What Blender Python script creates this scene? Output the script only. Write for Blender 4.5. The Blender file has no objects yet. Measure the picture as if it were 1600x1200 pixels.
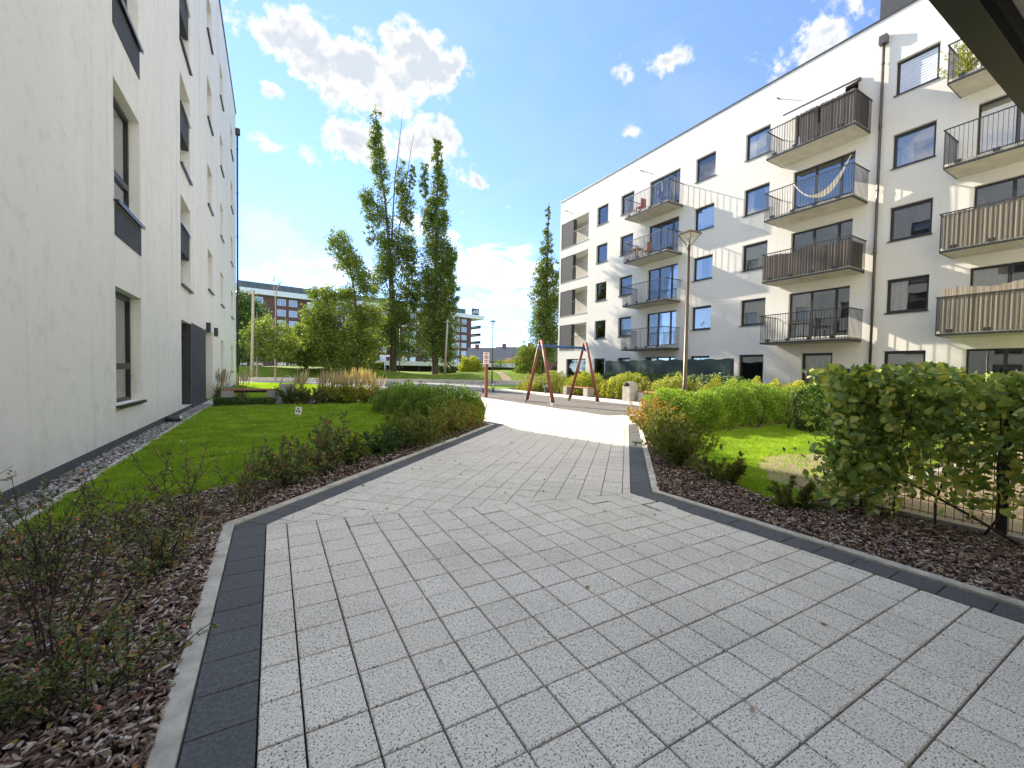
import bpy, math, random
import numpy as np
from mathutils import Matrix, Vector
R=math.radians
rng=np.random.default_rng(7); random.seed(7)
S=bpy.context.scene
COL=S.collection
# ------------------------------------------------------------------ camera, world, sun, exposure
cam=bpy.data.cameras.new('camera'); co=bpy.data.objects.new('camera',cam); COL.objects.link(co)
cam.sensor_width=36; cam.lens=36*655.843/1600; cam.clip_start=.05; cam.clip_end=2000
co.matrix_world=Matrix(((0.868898,-0.00014,-0.494991,0),(-0.494674,0.035567,-0.868351,0),(0.017727,0.999367,0.030835,1.2),(0,0,0,1)))
S.camera=co
SUN_AZ=R(-15.0); SUN_EL=R(29.6)          # azimuth from +Y towards +X
EXPO=2.56
S.view_settings.view_transform='Standard'; S.view_settings.look='None'; S.view_settings.exposure=EXPO; S.view_settings.gamma=1
S.view_settings.use_curve_mapping=False
S.cycles.use_denoising=True
try: S.cycles.denoising_prefilter='ACCURATE'
except Exception: pass
S.cycles.max_bounces=10; S.cycles.diffuse_bounces=4; S.cycles.transparent_max_bounces=12
S.cycles.sample_clamp_indirect=8
sl=bpy.data.lights.new('sun','SUN'); sl.energy=2.0; sl.angle=R(.53); sl.color=(1,.90,.74)
so=bpy.data.objects.new('sun',sl); COL.objects.link(so)
sd=Vector((math.sin(SUN_AZ)*math.cos(SUN_EL),math.cos(SUN_AZ)*math.cos(SUN_EL),math.sin(SUN_EL)))
so.rotation_euler=sd.to_track_quat('Z','Y').to_euler(); so.location=(-10,40,40)

class G:
    """small node-graph helper"""
    def __init__(s,nt): s.t=nt
    def n(s,ty,ins=None,**kw):
        nd=s.t.nodes.new(ty)
        for k,v in kw.items(): setattr(nd,k,v)
        for k,v in (ins or {}).items():
            if hasattr(v,'is_output'): s.t.links.new(v,nd.inputs[k])
            else: nd.inputs[k].default_value=v
        return nd
    def m(s,op,a,b=0,c=0,clamp=False):
        nd=s.n('ShaderNodeMath',operation=op,use_clamp=clamp)
        for i,v in enumerate((a,b,c)):
            if hasattr(v,'is_output'): s.t.links.new(v,nd.inputs[i])
            else: nd.inputs[i].default_value=v
        return nd.outputs[0]
    def ramp(s,f,stops,interp='LINEAR'):
        nd=s.n('ShaderNodeValToRGB',{'Fac':f}); e=nd.color_ramp.elements; nd.color_ramp.interpolation=interp
        while len(e)<len(stops): e.new(.5)
        for i,(p,c) in enumerate(stops):
            e[i].position=p; e[i].color=(*c,1) if len(c)==3 else c
        return nd.outputs[0]
    def mix(s,f,a,b,bt='MIX'):
        nd=s.n('ShaderNodeMix',data_type='RGBA',blend_type=bt)
        for k,v in ((0,f),(6,a),(7,b)):
            if hasattr(v,'is_output'): s.t.links.new(v,nd.inputs[k])
            else: nd.inputs[k].default_value=v if k==0 else ((*v,1) if len(v)==3 else v)
        return nd.outputs[2]
    def noise(s,vec,scale,detail=3,rough=.55,dist=0):
        i={'Scale':scale,'Detail':detail,'Roughness':rough,'Distortion':dist}
        if vec is not None: i['Vector']=vec
        return s.n('ShaderNodeTexNoise',i).outputs[0]

def build_world():
    w=bpy.data.worlds.new('World'); S.world=w; w.use_nodes=True; w.node_tree.nodes.clear(); g=G(w.node_tree)
    sky=g.n('ShaderNodeTexSky',sky_type='NISHITA'); sky.sun_disc=False; sky.sun_elevation=SUN_EL; sky.sun_rotation=SUN_AZ
    sky.altitude=100; sky.air_density=AIR; sky.dust_density=0.0; sky.ozone_density=1.0
    d=g.n('ShaderNodeTexCoord').outputs['Generated']
    xyz=g.n('ShaderNodeSeparateXYZ',{0:d}).outputs
    az=g.m('ARCTAN2',xyz[0],xyz[1]); el=g.m('ARCSINE',xyz[2])
    # cloud deck seen in perspective: direction divided by height
    inv=g.m('DIVIDE',1,g.m('ADD',g.m('MAXIMUM',xyz[2],0),.22))
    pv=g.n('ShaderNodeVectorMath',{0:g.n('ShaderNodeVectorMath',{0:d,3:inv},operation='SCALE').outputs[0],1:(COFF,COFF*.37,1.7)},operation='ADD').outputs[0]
    n1=g.noise(pv,4.2,8,.60,.25); n2=g.noise(pv,.75,3,.5)
    nf=g.noise(d,34,5,.62,.15); nm=g.noise(d,13,6,.58,.3)
    blobs=[(.062,.590,.110,.050),(.150,.580,.110,.056),(.293,.602,.095,.060),(.190,.534,.120,.036),(.164,.462,.085,.042),(.309,.486,.070,.052),
           (.057,.419,.026,.017),(-.002,.422,.034,.010),(.397,.419,.032,.020),(.856,.602,.060,.015),(1.147,.582,.075,.036),(1.104,.557,.045,.022),
           (.010,.514,.025,.009),(.779,.500,.016,.009)]
    small=blobs[6:]; blobs=blobs[:6]
    pale=[(.004,.267,.075,.055),(.088,.216,.085,.04),(.485,.149,.13,.035),(.393,.205,.07,.024),(.75,.12,.2,.03),(-.3,.3,.2,.08)]
    def field(bl):
        cur=None
        for a,e,ra,re in bl:
            u=g.m('MULTIPLY',g.m('SUBTRACT',az,a),1/ra); v=g.m('MULTIPLY',g.m('SUBTRACT',el,e),1/re)
            q=g.m('SUBTRACT',1,g.m('SQRT',g.m('ADD',g.m('MULTIPLY',u,u),g.m('MULTIPLY',v,v))))
            cur=q if cur is None else g.m('MAXIMUM',cur,q)
        return cur
    f=g.m('MAXIMUM',g.m('MAXIMUM',field(blobs),g.m('MULTIPLY',field(small),.42)),-1.2)
    puff=g.m('ADD',g.m('MULTIPLY',g.m('SUBTRACT',nm,.5),2.3),g.m('MULTIPLY',g.m('SUBTRACT',nf,.5),1.7))
    dens=g.m('ADD',g.m('ADD',f,puff),.06)
    m1=g.n('ShaderNodeMapRange',{0:dens,1:-.06,2:.42},interpolation_type='SMOOTHSTEP').outputs[0]
    fp=g.m('MAXIMUM',field(pale),-1.2)
    dp=g.m('ADD',fp,g.m('MULTIPLY',puff,.9))
    m2=g.m('MULTIPLY',g.n('ShaderNodeMapRange',{0:dp,1:-.1,2:.7},interpolation_type='SMOOTHSTEP').outputs[0],.5)
    # invented cumulus over the rest of the sky, made bright to add fill light
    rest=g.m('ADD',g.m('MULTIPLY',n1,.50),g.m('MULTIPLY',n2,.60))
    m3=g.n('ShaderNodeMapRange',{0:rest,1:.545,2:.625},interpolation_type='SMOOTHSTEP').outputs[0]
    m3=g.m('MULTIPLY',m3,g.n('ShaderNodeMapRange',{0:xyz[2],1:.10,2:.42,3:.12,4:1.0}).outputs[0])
    wis=g.m('MULTIPLY',g.n('ShaderNodeMapRange',{0:g.noise(pv,1.7,6,.6,1.2),1:.5,2:.8}).outputs[0],.16)
    thick=g.n('ShaderNodeMapRange',{0:g.m('ADD',dens,g.m('MULTIPLY',g.m('SUBTRACT',nm,.5),1.6)),1:.18,2:1.0},interpolation_type='SMOOTHSTEP').outputs[0]
    k=1/2**EXPO
    colr=g.ramp(thick,[(0,(1.12*k,1.12*k,1.12*k)),(.45,(1.0*k,1.0*k,1.01*k)),(1,(.74*k,.81*k,.90*k))])
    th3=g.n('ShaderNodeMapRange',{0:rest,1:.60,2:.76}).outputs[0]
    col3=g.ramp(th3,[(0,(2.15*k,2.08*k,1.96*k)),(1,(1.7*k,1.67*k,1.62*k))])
    lvl=g.m('MULTIPLY',g.n('ShaderNodeMapRange',{0:xyz[2],1:0.0,2:.7,3:LOW,4:1.0}).outputs[0],SKY)
    skyc=g.n('ShaderNodeVectorMath',{0:sky.outputs[0],3:lvl},operation='SCALE').outputs[0]
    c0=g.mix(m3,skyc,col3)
    c1=g.mix(g.m('MAXIMUM',m2,wis),c0,(1.0*k,1.0*k,1.02*k))
    c2=g.mix(m1,c1,colr)
    up=g.m('GREATER_THAN',xyz[2],-.01)
    c3=g.mix(up,skyc,c2)
    bg=g.n('ShaderNodeBackground',{'Color':c3,'Strength':1.0})
    out=g.n('ShaderNodeOutputWorld',{'Surface':bg.outputs[0]})
    w.cycles.sampling_method='MANUAL'; w.cycles.sample_map_resolution=512
SKY=.122
LOW=.5
AIR=.4
COFF=13.7  # cloud offset chosen for strong fill with few clouds in view
build_world()

# ------------------------------------------------------------------ mesh helpers
def wl(o):
    v=Vector((0,0,0))
    while o is not None: v+=o.location; o=o.parent
    return v
def np_mesh(name,V,F,smooth=False):
    V=np.asarray(V,np.float32); F=np.asarray(F,np.int32)
    me=bpy.data.meshes.new(name); k=F.shape[1]
    me.vertices.add(len(V)); me.vertices.foreach_set('co',V.ravel())
    me.loops.add(F.size); me.loops.foreach_set('vertex_index',F.ravel())
    me.polygons.add(len(F)); me.polygons.foreach_set('loop_start',np.arange(0,F.size,k,dtype=np.int32))
    if smooth: me.polygons.foreach_set('use_smooth',np.ones(len(F),bool))
    me.update(calc_edges=True); return me
def cat(parts):
    V=[];F=[];n=0
    for v,f in parts:
        if len(v)==0: continue
        V.append(v);F.append(np.asarray(f)+n);n+=len(v)
    return np.concatenate(V),np.concatenate(F)
def link(name,me,mat,parent=None,loc=(0,0,0),rz=0):
    o=bpy.data.objects.new(name,me); COL.objects.link(o)
    if parent is not None: o.parent=parent; o.location=Vector(loc)-wl(parent)
    else: o.location=loc
    o.rotation_euler=(0,0,rz)
    if me is not None and mat is not None and len(me.materials)==0: me.materials.append(mat)
    return o
def tag(o,label=None,cat_=None,group=None,kind=None):
    if label: o['label']=label
    if cat_: o['category']=cat_
    if group: o['group']=group
    if kind: o['kind']=kind
    return o
def thing(name,label,cat_,loc=(0,0,0),group=None):
    return tag(link(name,None,None,None,loc),label,cat_,group)
class MB:
    def __init__(s): s.V=[];s.F=[]
    def box(s,x0,x1,y0,y1,z0,z1):
        n=len(s.V)
        s.V+=[(x,y,z) for z in(z0,z1) for y in(y0,y1) for x in(x0,x1)]
        for f in((0,2,3,1),(4,5,7,6),(0,1,5,4),(2,6,7,3),(0,4,6,2),(1,3,7,5)): s.F.append(tuple(n+i for i in f))
        return s
    def poly(s,pts): 
        n=len(s.V); s.V+=[tuple(p) for p in pts]; s.F.append(tuple(range(n,n+len(pts)))); return s
    def prism(s,pts,z0,z1):
        n=len(s.V);k=len(pts)
        s.V+=[(p[0],p[1],z0) for p in pts]+[(p[0],p[1],z1) for p in pts]
        s.F.append(tuple(n+i for i in reversed(range(k)))); s.F.append(tuple(n+k+i for i in range(k)))
        for i in range(k): j=(i+1)%k; s.F.append((n+i,n+j,n+k+j,n+k+i))
        return s
    def beam(s,a,b,w,h,up=(0,0,1)):
        a=Vector(a);b=Vector(b);d=(b-a).normalized();u=Vector(up)
        r=d.cross(u)
        if r.length<1e-4: r=d.cross(Vector((1,0,0)))
        r.normalize();u=r.cross(d)
        n=len(s.V)
        for p in(a,b):
            for i,j in((-1,-1),(1,-1),(1,1),(-1,1)): s.V.append(tuple(p+r*i*w/2+u*j*h/2))
        for f in((0,1,2,3),(7,6,5,4),(0,4,5,1),(1,5,6,2),(2,6,7,3),(3,7,4,0)): s.F.append(tuple(n+i for i in f))
        return s
    def tube(s,pts,rad,k=8,cap=True):
        n=len(s.V);m=len(pts);rad=rad if hasattr(rad,'__len__') else [rad]*m
        P=[Vector(p) for p in pts]; ref=None
        for i in range(m):
            d=(P[min(i+1,m-1)]-P[max(i-1,0)]).normalized()
            if ref is None: ref=d.orthogonal()
            r=(ref-d*ref.dot(d)); r=r.normalized() if r.length>1e-5 else d.orthogonal().normalized(); ref=r; u=d.cross(r)
            for j in range(k):
                a=2*math.pi*j/k; s.V.append(tuple(P[i]+(r*math.cos(a)+u*math.sin(a))*rad[i]))
        for i in range(m-1):
            for j in range(k):
                a=n+i*k+j;b=n+i*k+(j+1)%k; s.F.append((a,b,b+k,a+k))
        if cap: s.F.append(tuple(n+j for j in reversed(range(k)))); s.F.append(tuple(n+(m-1)*k+j for j in range(k)))
        return s
    def add(s,o,f):
        n=len(s.V); s.V+=[f(v) for v in o.V]; s.F+=[tuple(n+i for i in q) for q in o.F]; return s
    def mesh(s,name,smooth=False,fix=False):
        me=bpy.data.meshes.new(name); me.from_pydata(s.V,[],s.F)
        if fix:
            import bmesh
            b=bmesh.new(); b.from_mesh(me); bmesh.ops.recalc_face_normals(b,faces=b.faces); b.to_mesh(me); b.free()
        if smooth: me.polygons.foreach_set('use_smooth',[True]*len(me.polygons))
        me.update(); return me
    def build(s,name,mat,parent=None,smooth=False,bevel=0,fix=False):
        """vertices are world coordinates"""
        if parent is not None:
            L=wl(parent); s.V=[(v[0]-L.x,v[1]-L.y,v[2]-L.z) for v in s.V]
        o=link(name,s.mesh(name,smooth,fix),mat)
        if parent is not None: o.parent=parent; o.location=(0,0,0)
        if bevel:
            b=o.modifiers.new('b','BEVEL'); b.width=bevel; b.segments=2; b.limit_method='ANGLE'
        return o
def copy_tree(o,parent=None):
    c=o.copy(); COL.objects.link(c); c.parent=parent
    for ch in o.children: copy_tree(ch,c)
    return c
# ---- numpy scatter pieces
def unit(v): return v/np.maximum(np.linalg.norm(v,axis=1,keepdims=True),1e-9)
def leaves(C,size,up=0.0,wid=.55,fold=.12,big=False,dirs=None,droop=0):
    N=len(C); C=np.asarray(C,float)
    d=rng.normal(size=(N,3)) if dirs is None else np.asarray(dirs)+rng.normal(size=(N,3))*.45
    d[:,2]+=up; d=unit(d); s=unit(np.cross(d,rng.normal(size=(N,3)))); n=np.cross(d,s)
    L=np.broadcast_to(np.asarray(size,float),(N,))*rng.uniform(.65,1.25,N); L=L[:,None]
    if not big:
        V=np.stack([C-d*L/2,C-s*L*wid/2+n*fold*L,C+d*L/2,C+s*L*wid/2+n*fold*L],1).reshape(-1,3)
        b=np.arange(N)[:,None]*4; F=np.concatenate([b+[0,1,2],b+[0,2,3]],1).reshape(-1,3)
    else:
        k=[(-.5,0,0),(-.22,-.42,.10),(.2,-.40,.08),(.5,0,-.10),(.2,.40,.08),(-.22,.42,.10),(0,0,-.02)]
        V=np.stack([C+d*L*a+s*L*wid*1.1*c+n*L*e for a,c,e in k],1).reshape(-1,3)
        b=np.arange(N)[:,None]*7; F=np.concatenate([b+[0,1,6],b+[1,2,6],b+[2,3,6],b+[3,4,6],b+[4,5,6],b+[5,0,6]],1).reshape(-1,3)
    return V,F
def wob(P,sc,seed=0):
    r=np.random.default_rng(100+seed); o=np.zeros(len(P))
    for i in range(6):
        k=r.normal(size=3)*sc*(1+.5*i); o+=np.sin(P@k+r.uniform(0,6.28))/(1+.4*i)
    return o/2.2
def tri_tube(pts,rad,k=4):
    m=MB().tube(pts,rad,k,False); V=np.array(m.V); F=[]
    for a,b,c,d in m.F: F+=[(a,b,c),(a,c,d)]
    return V,np.array(F)
# ------------------------------------------------------------------ materials
def new_mat(name):
    m=bpy.data.materials.new(name); m.use_nodes=True; m.node_tree.nodes.clear(); return m,G(m.node_tree)
def finish(g,col,rough=.8,bump=None,bstr=.3,bdist=.01,metal=0,spec=.5,**kw):
    i={'Base Color':col if hasattr(col,'is_output') else (*col,1),'Roughness':rough,'Metallic':metal,'Specular IOR Level':spec}; i.update(kw)
    if bump is not None:
        i['Normal']=g.n('ShaderNodeBump',{'Height':bump,'Strength':bstr,'Distance':bdist}).outputs[0]
    b=g.n('ShaderNodeBsdfPrincipled',i); g.n('ShaderNodeOutputMaterial',{'Surface':b.outputs[0]}); return b
def wpos(g): return g.n('ShaderNodeNewGeometry').outputs['Position']
def island(g): return g.n('ShaderNodeNewGeometry').outputs['Random Per Island']
def orand(g): return g.n('ShaderNodeObjectInfo').outputs['Random']
def simple(name,col,rough=.6,metal=0,var=.12,scale=8,bs=.15,bd=.004,spec=.5,bscale=60):
    m,g=new_mat(name); p=wpos(g); n=g.noise(p,scale,5,.6)
    lo=tuple(c*(1-var) for c in col); hi=tuple(min(1,c*(1+var)) for c in col)
    c=g.ramp(n,[(.3,lo),(.7,hi)]); finish(g,c,rough,g.noise(p,bscale,4,.6),bs,bd,metal,spec); return m
def plaster(name,col,stain):
    m,g=new_mat(name); p=wpos(g)
    v=g.n('ShaderNodeMapping',{0:p,3:(1,1,.45)}).outputs[0]
    big=g.noise(v,.55,8,.62,.6); fine=g.noise(p,90,3,.6); mid=g.noise(p,4.2,10,.76,.15)
    c=g.ramp(big,[(.3,tuple(x*.93 for x in col)),(.7,col)])
    st=g.m('MULTIPLY',g.n('ShaderNodeMapRange',{0:mid,1:.52,2:.74}).outputs[0],stain)
    drip=g.noise(g.n('ShaderNodeMapping',{0:p,3:(2.2,2.2,.10)}).outputs[0],1.6,4,.6)
    st2=g.m('ADD',st,g.m('MULTIPLY',g.n('ShaderNodeMapRange',{0:drip,1:.54,2:.72}).outputs[0],stain*.8))
    zz=g.n('ShaderNodeSeparateXYZ',{0:p}).outputs[2]
    spl=g.m('MULTIPLY',g.n('ShaderNodeMapRange',{0:g.m('ADD',zz,g.m('MULTIPLY',g.noise(p,2.5,6,.7),1.1)),1:.55,2:1.15,3:1.0,4:0.0}).outputs[0],stain*.9)
    st2=g.m('ADD',st2,spl)
    c=g.mix(st2,c,(.40,.39,.34)); c=g.mix(g.m('MULTIPLY',fine,.10),c,(.45,.44,.42))
    h=g.m('ADD',g.m('MULTIPLY',fine,.6),g.m('MULTIPLY',g.noise(p,22,5,.65),.8))
    finish(g,c,.92,h,.45,.004,spec=.2); return m
M_WHITE=plaster('white_render',(.71,.69,.635),.12)
M_WHITE_L=plaster('weathered_render',(.87,.845,.785),.36)
M_DARKR=simple('charcoal_render',(.055,.056,.062),.85,var=.2,bs=.3)
M_PLINTH=simple('plinth_grey',(.075,.078,.082),.85,var=.2,bs=.3)
M_STEEL=simple('dark_steel',(.035,.036,.038),.42,.0,var=.15)
M_FRAME=simple('window_frame_anthracite',(.022,.023,.026),.4,var=.1,bs=.02)
M_SILL=simple('sill_metal',(.05,.05,.052),.3,.6,bs=.02)
M_SILLB=simple('bright_sill_metal',(.55,.55,.56),.25,.9,bs=.02)
M_CONC=simple('concrete',(.36,.345,.31),.88,var=.18,scale=5,bs=.35)
M_SOFFIT=simple('balcony_concrete',(.50,.475,.40),.85,var=.16,scale=2.2,bs=.25)
M_KERB=simple('kerb_concrete',(.52,.49,.42),.9,var=.28,scale=9,bs=.5)
M_ZINC=simple('zinc_pipe',(.10,.085,.08),.4,.5,var=.15)
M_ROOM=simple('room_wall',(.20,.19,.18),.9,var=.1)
M_CURT=simple('curtain_cloth',(.72,.71,.68),.9,var=.06)
M_BLIND=simple('blind_slats',(.62,.66,.72),.5,var=.04)
M_WOODR=simple('red_brown_wood',(.20,.055,.03),.55,var=.35,scale=14,bs=.3)
M_SEATW=simple('bench_wood',(.30,.13,.06),.6,var=.3,scale=20,bs=.3)
M_BLUE=simple('blue_paint',(.02,.08,.24),.4,var=.15)
M_WHITEP=simple('white_paint',(.75,.75,.74),.4,var=.05)
M_BRONZE=simple('bronze_paint',(.085,.062,.035),.38,.3,var=.15)
M_REED=None
def island_mat(name,stops,rough=.7,transl=0,spec=.3,noise=0,bump=0):
    m,g=new_mat(name); r=island(g)
    if noise:
        r=g.m('ADD',g.m('MULTIPLY',r,1-noise),g.m('MULTIPLY',g.n('ShaderNodeMapRange',{0:g.noise(wpos(g),1.9,5,.62),1:.30,2:.70}).outputs[0],noise))
    c=g.ramp(r,stops)
    i={'Base Color':c,'Roughness':rough,'Specular IOR Level':spec}
    if bump: i['Normal']=g.n('ShaderNodeBump',{'Height':g.noise(wpos(g),bump,4,.6),'Strength':.5,'Distance':.004}).outputs[0]
    b=g.n('ShaderNodeBsdfPrincipled',i)
    sh=b.outputs[0]
    if transl:
        t=g.n('ShaderNodeBsdfTranslucent',{'Color':g.mix(.55,c,(.9,1.0,.25),'MULTIPLY') if False else g.mix(1,c,(1.35,1.3,.55),'MULTIPLY')})
        sh=g.n('ShaderNodeMixShader',{0:transl,1:b.outputs[0],2:t.outputs[0]}).outputs[0]
    g.n('ShaderNodeOutputMaterial',{'Surface':sh}); return m
M_REED=island_mat('dry_reed',[(0,(.15,.125,.095)),(.5,(.25,.215,.165)),(1,(.37,.33,.26))],.8)
M_REEDD=island_mat('dark_reed',[(0,(.07,.055,.048)),(.5,(.125,.105,.09)),(1,(.20,.175,.15))],.8)
M_LF_HEDGE=island_mat('hedge_leaf',[(0,(0.092,0.185,0.029)),(.45,(0.203,0.333,0.049)),(.8,(0.346,0.469,0.071)),(1,(0.487,0.528,0.120))],.55,.38,.35,.35)
M_LF_YELLOW=island_mat('yellow_green_leaf',[(0,(0.121,0.172,0.025)),(.4,(0.293,0.345,0.044)),(.8,(0.483,0.483,0.078)),(1,(0.586,0.448,0.109))],.6,.38,.3,.3)
M_LF_DARK=island_mat('dark_green_leaf',[(0,(0.030,0.070,0.017)),(.6,(0.080,0.150,0.031)),(1,(0.180,0.260,0.052))],.45,.22,.45,.2)
M_LF_POP=island_mat('poplar_leaf',[(0,(0.049,0.089,0.019)),(.5,(0.126,0.186,0.031)),(.85,(0.232,0.298,0.046)),(1,(0.426,0.391,0.077))],.5,.35,.4,.3)
M_LF_TREE=island_mat('tree_leaf',[(0,(0.051,0.102,0.018)),(.5,(0.153,0.221,0.034)),(.85,(0.289,0.340,0.061)),(1,(0.442,0.425,0.107))],.55,.4,.35,.35)
M_LF_BIG=island_mat('hornbeam_leaf',[(0,(0.100,0.174,0.059)),(.45,(0.247,0.363,0.089)),(.75,(0.463,0.538,0.134)),(.92,(0.700,0.634,0.179)),(1,(0.700,0.700,0.119))],.42,.32,.5,.2)
M_LF_COTO=island_mat('small_dark_leaf',[(0,(0.067,0.106,0.043)),(.5,(0.160,0.227,0.067)),(.8,(0.292,0.344,0.095)),(.93,(0.451,0.239,0.095)),(1,(0.700,0.186,0.120))],.4,.28,.5)
M_LF_BARB=island_mat('barberry_leaf',[(0,(0.190,0.104,0.042)),(.4,(0.399,0.232,0.072)),(.75,(0.495,0.394,0.103)),(1,(0.343,0.464,0.083))],.55,.38,.35,.3)
M_LF_MIX=island_mat('bronze_green_leaf',[(0,(0.116,0.179,0.030)),(.5,(0.278,0.336,0.056)),(.8,(0.464,0.381,0.094)),(1,(0.557,0.291,0.112))],.55,.36,.35,.3)
M_PLUME=island_mat('grass_plume',[(0,(.50,.43,.29)),(1,(.72,.65,.48))],.8,.45)
M_BLADE=island_mat('ornamental_blade',[(0,(.12,.14,.04)),(.6,(.24,.23,.08)),(1,(.38,.32,.15))],.7,.4)
M_BARK=simple('bark',(.10,.075,.055),.9,var=.4,scale=10,bs=.8,bd=.02,bscale=18)
M_TWIG=simple('twig_bark',(.055,.035,.028),.8,var=.3)
M_BIRCH=simple('pale_trunk',(.36,.31,.24),.8,var=.3,scale=6)
M_MULCH=island_mat('bark_chip',[(0,(0.071,0.046,0.036)),(.35,(0.178,0.116,0.090)),(.65,(0.321,0.223,0.178)),(.85,(0.535,0.428,0.356)),(1,(0.700,0.700,0.660))],.85,0,.3,0,80)
M_PEB=island_mat('grey_pebble',[(0,(.10,.10,.10)),(.4,(.24,.235,.22)),(.8,(.38,.37,.35)),(1,(.55,.54,.52))],.75,0,.3,0,120)
def grass_mat(name,stops,tr):
    return island_mat(name,stops,.6,tr,.3,.62)
M_GRASS=grass_mat('grass_blade',[(0,(0.131,0.249,0.024)),(.5,(0.262,0.407,0.035)),(.85,(0.394,0.525,0.059)),(1,(0.578,0.551,0.240))],.45)
def ground_mat(name,stops,scale=3,bscale=60,bs=.8,bd=.03,rough=.95):
    m,g=new_mat(name); p=wpos(g)
    n=g.m('ADD',g.m('MULTIPLY',g.noise(p,scale,6,.62),.6),g.m('MULTIPLY',g.noise(p,scale*14,4,.65),.4))
    finish(g,g.ramp(n,stops),rough,g.noise(p,bscale,5,.7),bs,bd,spec=.15); return m
M_LAWN=ground_mat('lawn_turf',[(.3,(0.089,0.163,0.022)),(.5,(0.176,0.275,0.033)),(.7,(0.277,0.362,0.055))])
M_MEADOW=ground_mat('meadow_grass',[(.3,(.07,.13,.012)),(.48,(.13,.20,.018)),(.6,(.20,.25,.03)),(.75,(.26,.22,.05))],.55,9,.9,.12)
M_SOIL=ground_mat('bark_soil',[(.3,(.022,.014,.010)),(.5,(.045,.028,.02)),(.7,(.08,.052,.038))],6,40)
M_SAND=ground_mat('dry_earth',[(.3,(.22,.165,.11)),(.5,(.32,.25,.17)),(.7,(.40,.33,.24))],4,50)
M_ASPH=ground_mat('pale_asphalt',[(.3,(.24,.23,.225)),(.5,(.30,.29,.28)),(.7,(.36,.35,.33))],.8,120,.4,.006)
M_RUBBER=ground_mat('rubber_surface',[(.3,(.12,.11,.10)),(.5,(.16,.148,.135)),(.7,(.20,.185,.165))],1.6,160,.4,.006)
M_BED=ground_mat('joint_sand',[(.3,(.03,.028,.025)),(.6,(.055,.05,.042))],8,80)
def paver(name,lo,hi,speck,dens,tint):
    m,g=new_mat(name); p=wpos(g); r=orand(g)
    off=g.n('ShaderNodeCombineXYZ',{0:g.m('MULTIPLY',r,37.0),1:g.m('MULTIPLY',r,91.0),2:0.0}).outputs[0]
    q=g.n('ShaderNodeVectorMath',{0:p,1:off},operation='ADD').outputs[0]
    sp=g.noise(q,135,2.5,.72); sp2=g.noise(q,62,2,.5); dirt=g.noise(p,1.3,6,.62,.3)
    base=g.ramp(sp2,[(.35,lo),(.65,hi)])
    base=g.mix(g.m('MULTIPLY',r,tint),base,(.84,.83,.80),'MULTIPLY')
    base=g.mix(g.n('ShaderNodeMapRange',{0:dirt,1:.46,2:.72,3:0,4:.34}).outputs[0],base,tuple(x*.62 for x in lo))
    k=g.n('ShaderNodeMapRange',{0:sp,1:dens,2:dens+.055}).outputs[0]
    spot=g.noise(p,5.5,5,.7,.4); base=g.mix(g.n('ShaderNodeMapRange',{0:spot,1:.60,2:.72,3:0,4:.30}).outputs[0],base,tuple(x*.5 for x in lo))
    col=g.mix(k,base,speck)
    finish(g,col,.85,sp,.35,.0025,spec=.25); return m
M_TILE=paver('speckled_white_paver',(.78,.725,.625),(.92,.865,.755),(.05,.05,.05),.560,.5)
M_TILED=paver('dark_granite_paver',(.100,.106,.110),(.150,.156,.160),(.34,.34,.34),.64,.6)
def brick_mat(name,a,b,scale):
    m,g=new_mat(name); p=g.n('ShaderNodeTexCoord').outputs['Object']
    u=g.n('ShaderNodeSeparateXYZ',{0:p}).outputs; v=g.n('ShaderNodeCombineXYZ',{0:g.m('ADD',u[0],u[1]),1:u[2],2:0.0}).outputs[0]
    t=g.n('ShaderNodeTexBrick',{'Vector':v,'Color1':(*a,1),'Color2':(*b,1),'Mortar':(.15,.12,.11,1),'Scale':scale,'Mortar Size':.012}); finish(g,t.outputs[0],.85,spec=.2); return m
M_BRICK=brick_mat('red_brown_brick',(.125,.062,.052),(.18,.09,.075),2.0)
M_BRICKH=brick_mat('old_brick',(.22,.09,.07),(.28,.13,.10),2.0)
M_SLATE=simple('slate_roof',(.17,.165,.17),.6,var=.25,scale=3)
def glass(name,tint=.9,k=1.7,base=.05):
    m,g=new_mat(name)
    fr=g.n('ShaderNodeFresnel',{'IOR':1.5}).outputs[0]
    f=g.m('ADD',g.m('MULTIPLY',fr,k),base,clamp=True)
    wv=g.n('ShaderNodeBump',{'Height':g.noise(wpos(g),1.1,2,.5),'Strength':.06,'Distance':.02}).outputs[0]
    t=g.n('ShaderNodeBsdfTransparent',{'Color':(tint,tint,tint*.98,1)}); gl=g.n('ShaderNodeBsdfGlossy',{'Color':(.95,.97,1,1),'Roughness':.02,'Normal':wv})
    mx=g.n('ShaderNodeMixShader',{0:f,1:t.outputs[0],2:gl.outputs[0]}); g.n('ShaderNodeOutputMaterial',{'Surface':mx.outputs[0]}); return m
M_GLASS=glass('window_glass',.88,1.7,.07)
M_GLASSD=glass('dark_glass',.35,1.6,.12)
M_LANT=glass('lantern_glass',.96,.35,.02)
M_LITTER=island_mat('dry_leaf_litter',[(0,(.16,.10,.06)),(.4,(.34,.25,.16)),(.75,(.52,.43,.32)),(.9,(.50,.36,.08)),(1,(.40,.12,.07))],.7,.15)
M_DAISY=island_mat('daisy_petal',[(0,(.75,.75,.72)),(1,(.85,.85,.8))],.6,.2)
M_LF_OLIVE=island_mat('olive_shrub_leaf',[(0,(.07,.11,.025)),(.45,(.16,.21,.04)),(.75,(.26,.27,.06)),(.92,(.34,.24,.08)),(1,(.36,.16,.07))],.5,.4,.4,.3)
# ------------------------------------------------------------------ ground, paving, kerbs
def sheet(name,pts,z,mat,kind='structure'):
    o=MB().poly([(x,y,z) for x,y in pts]).build(name,mat); o['kind']=kind; return o
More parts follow.
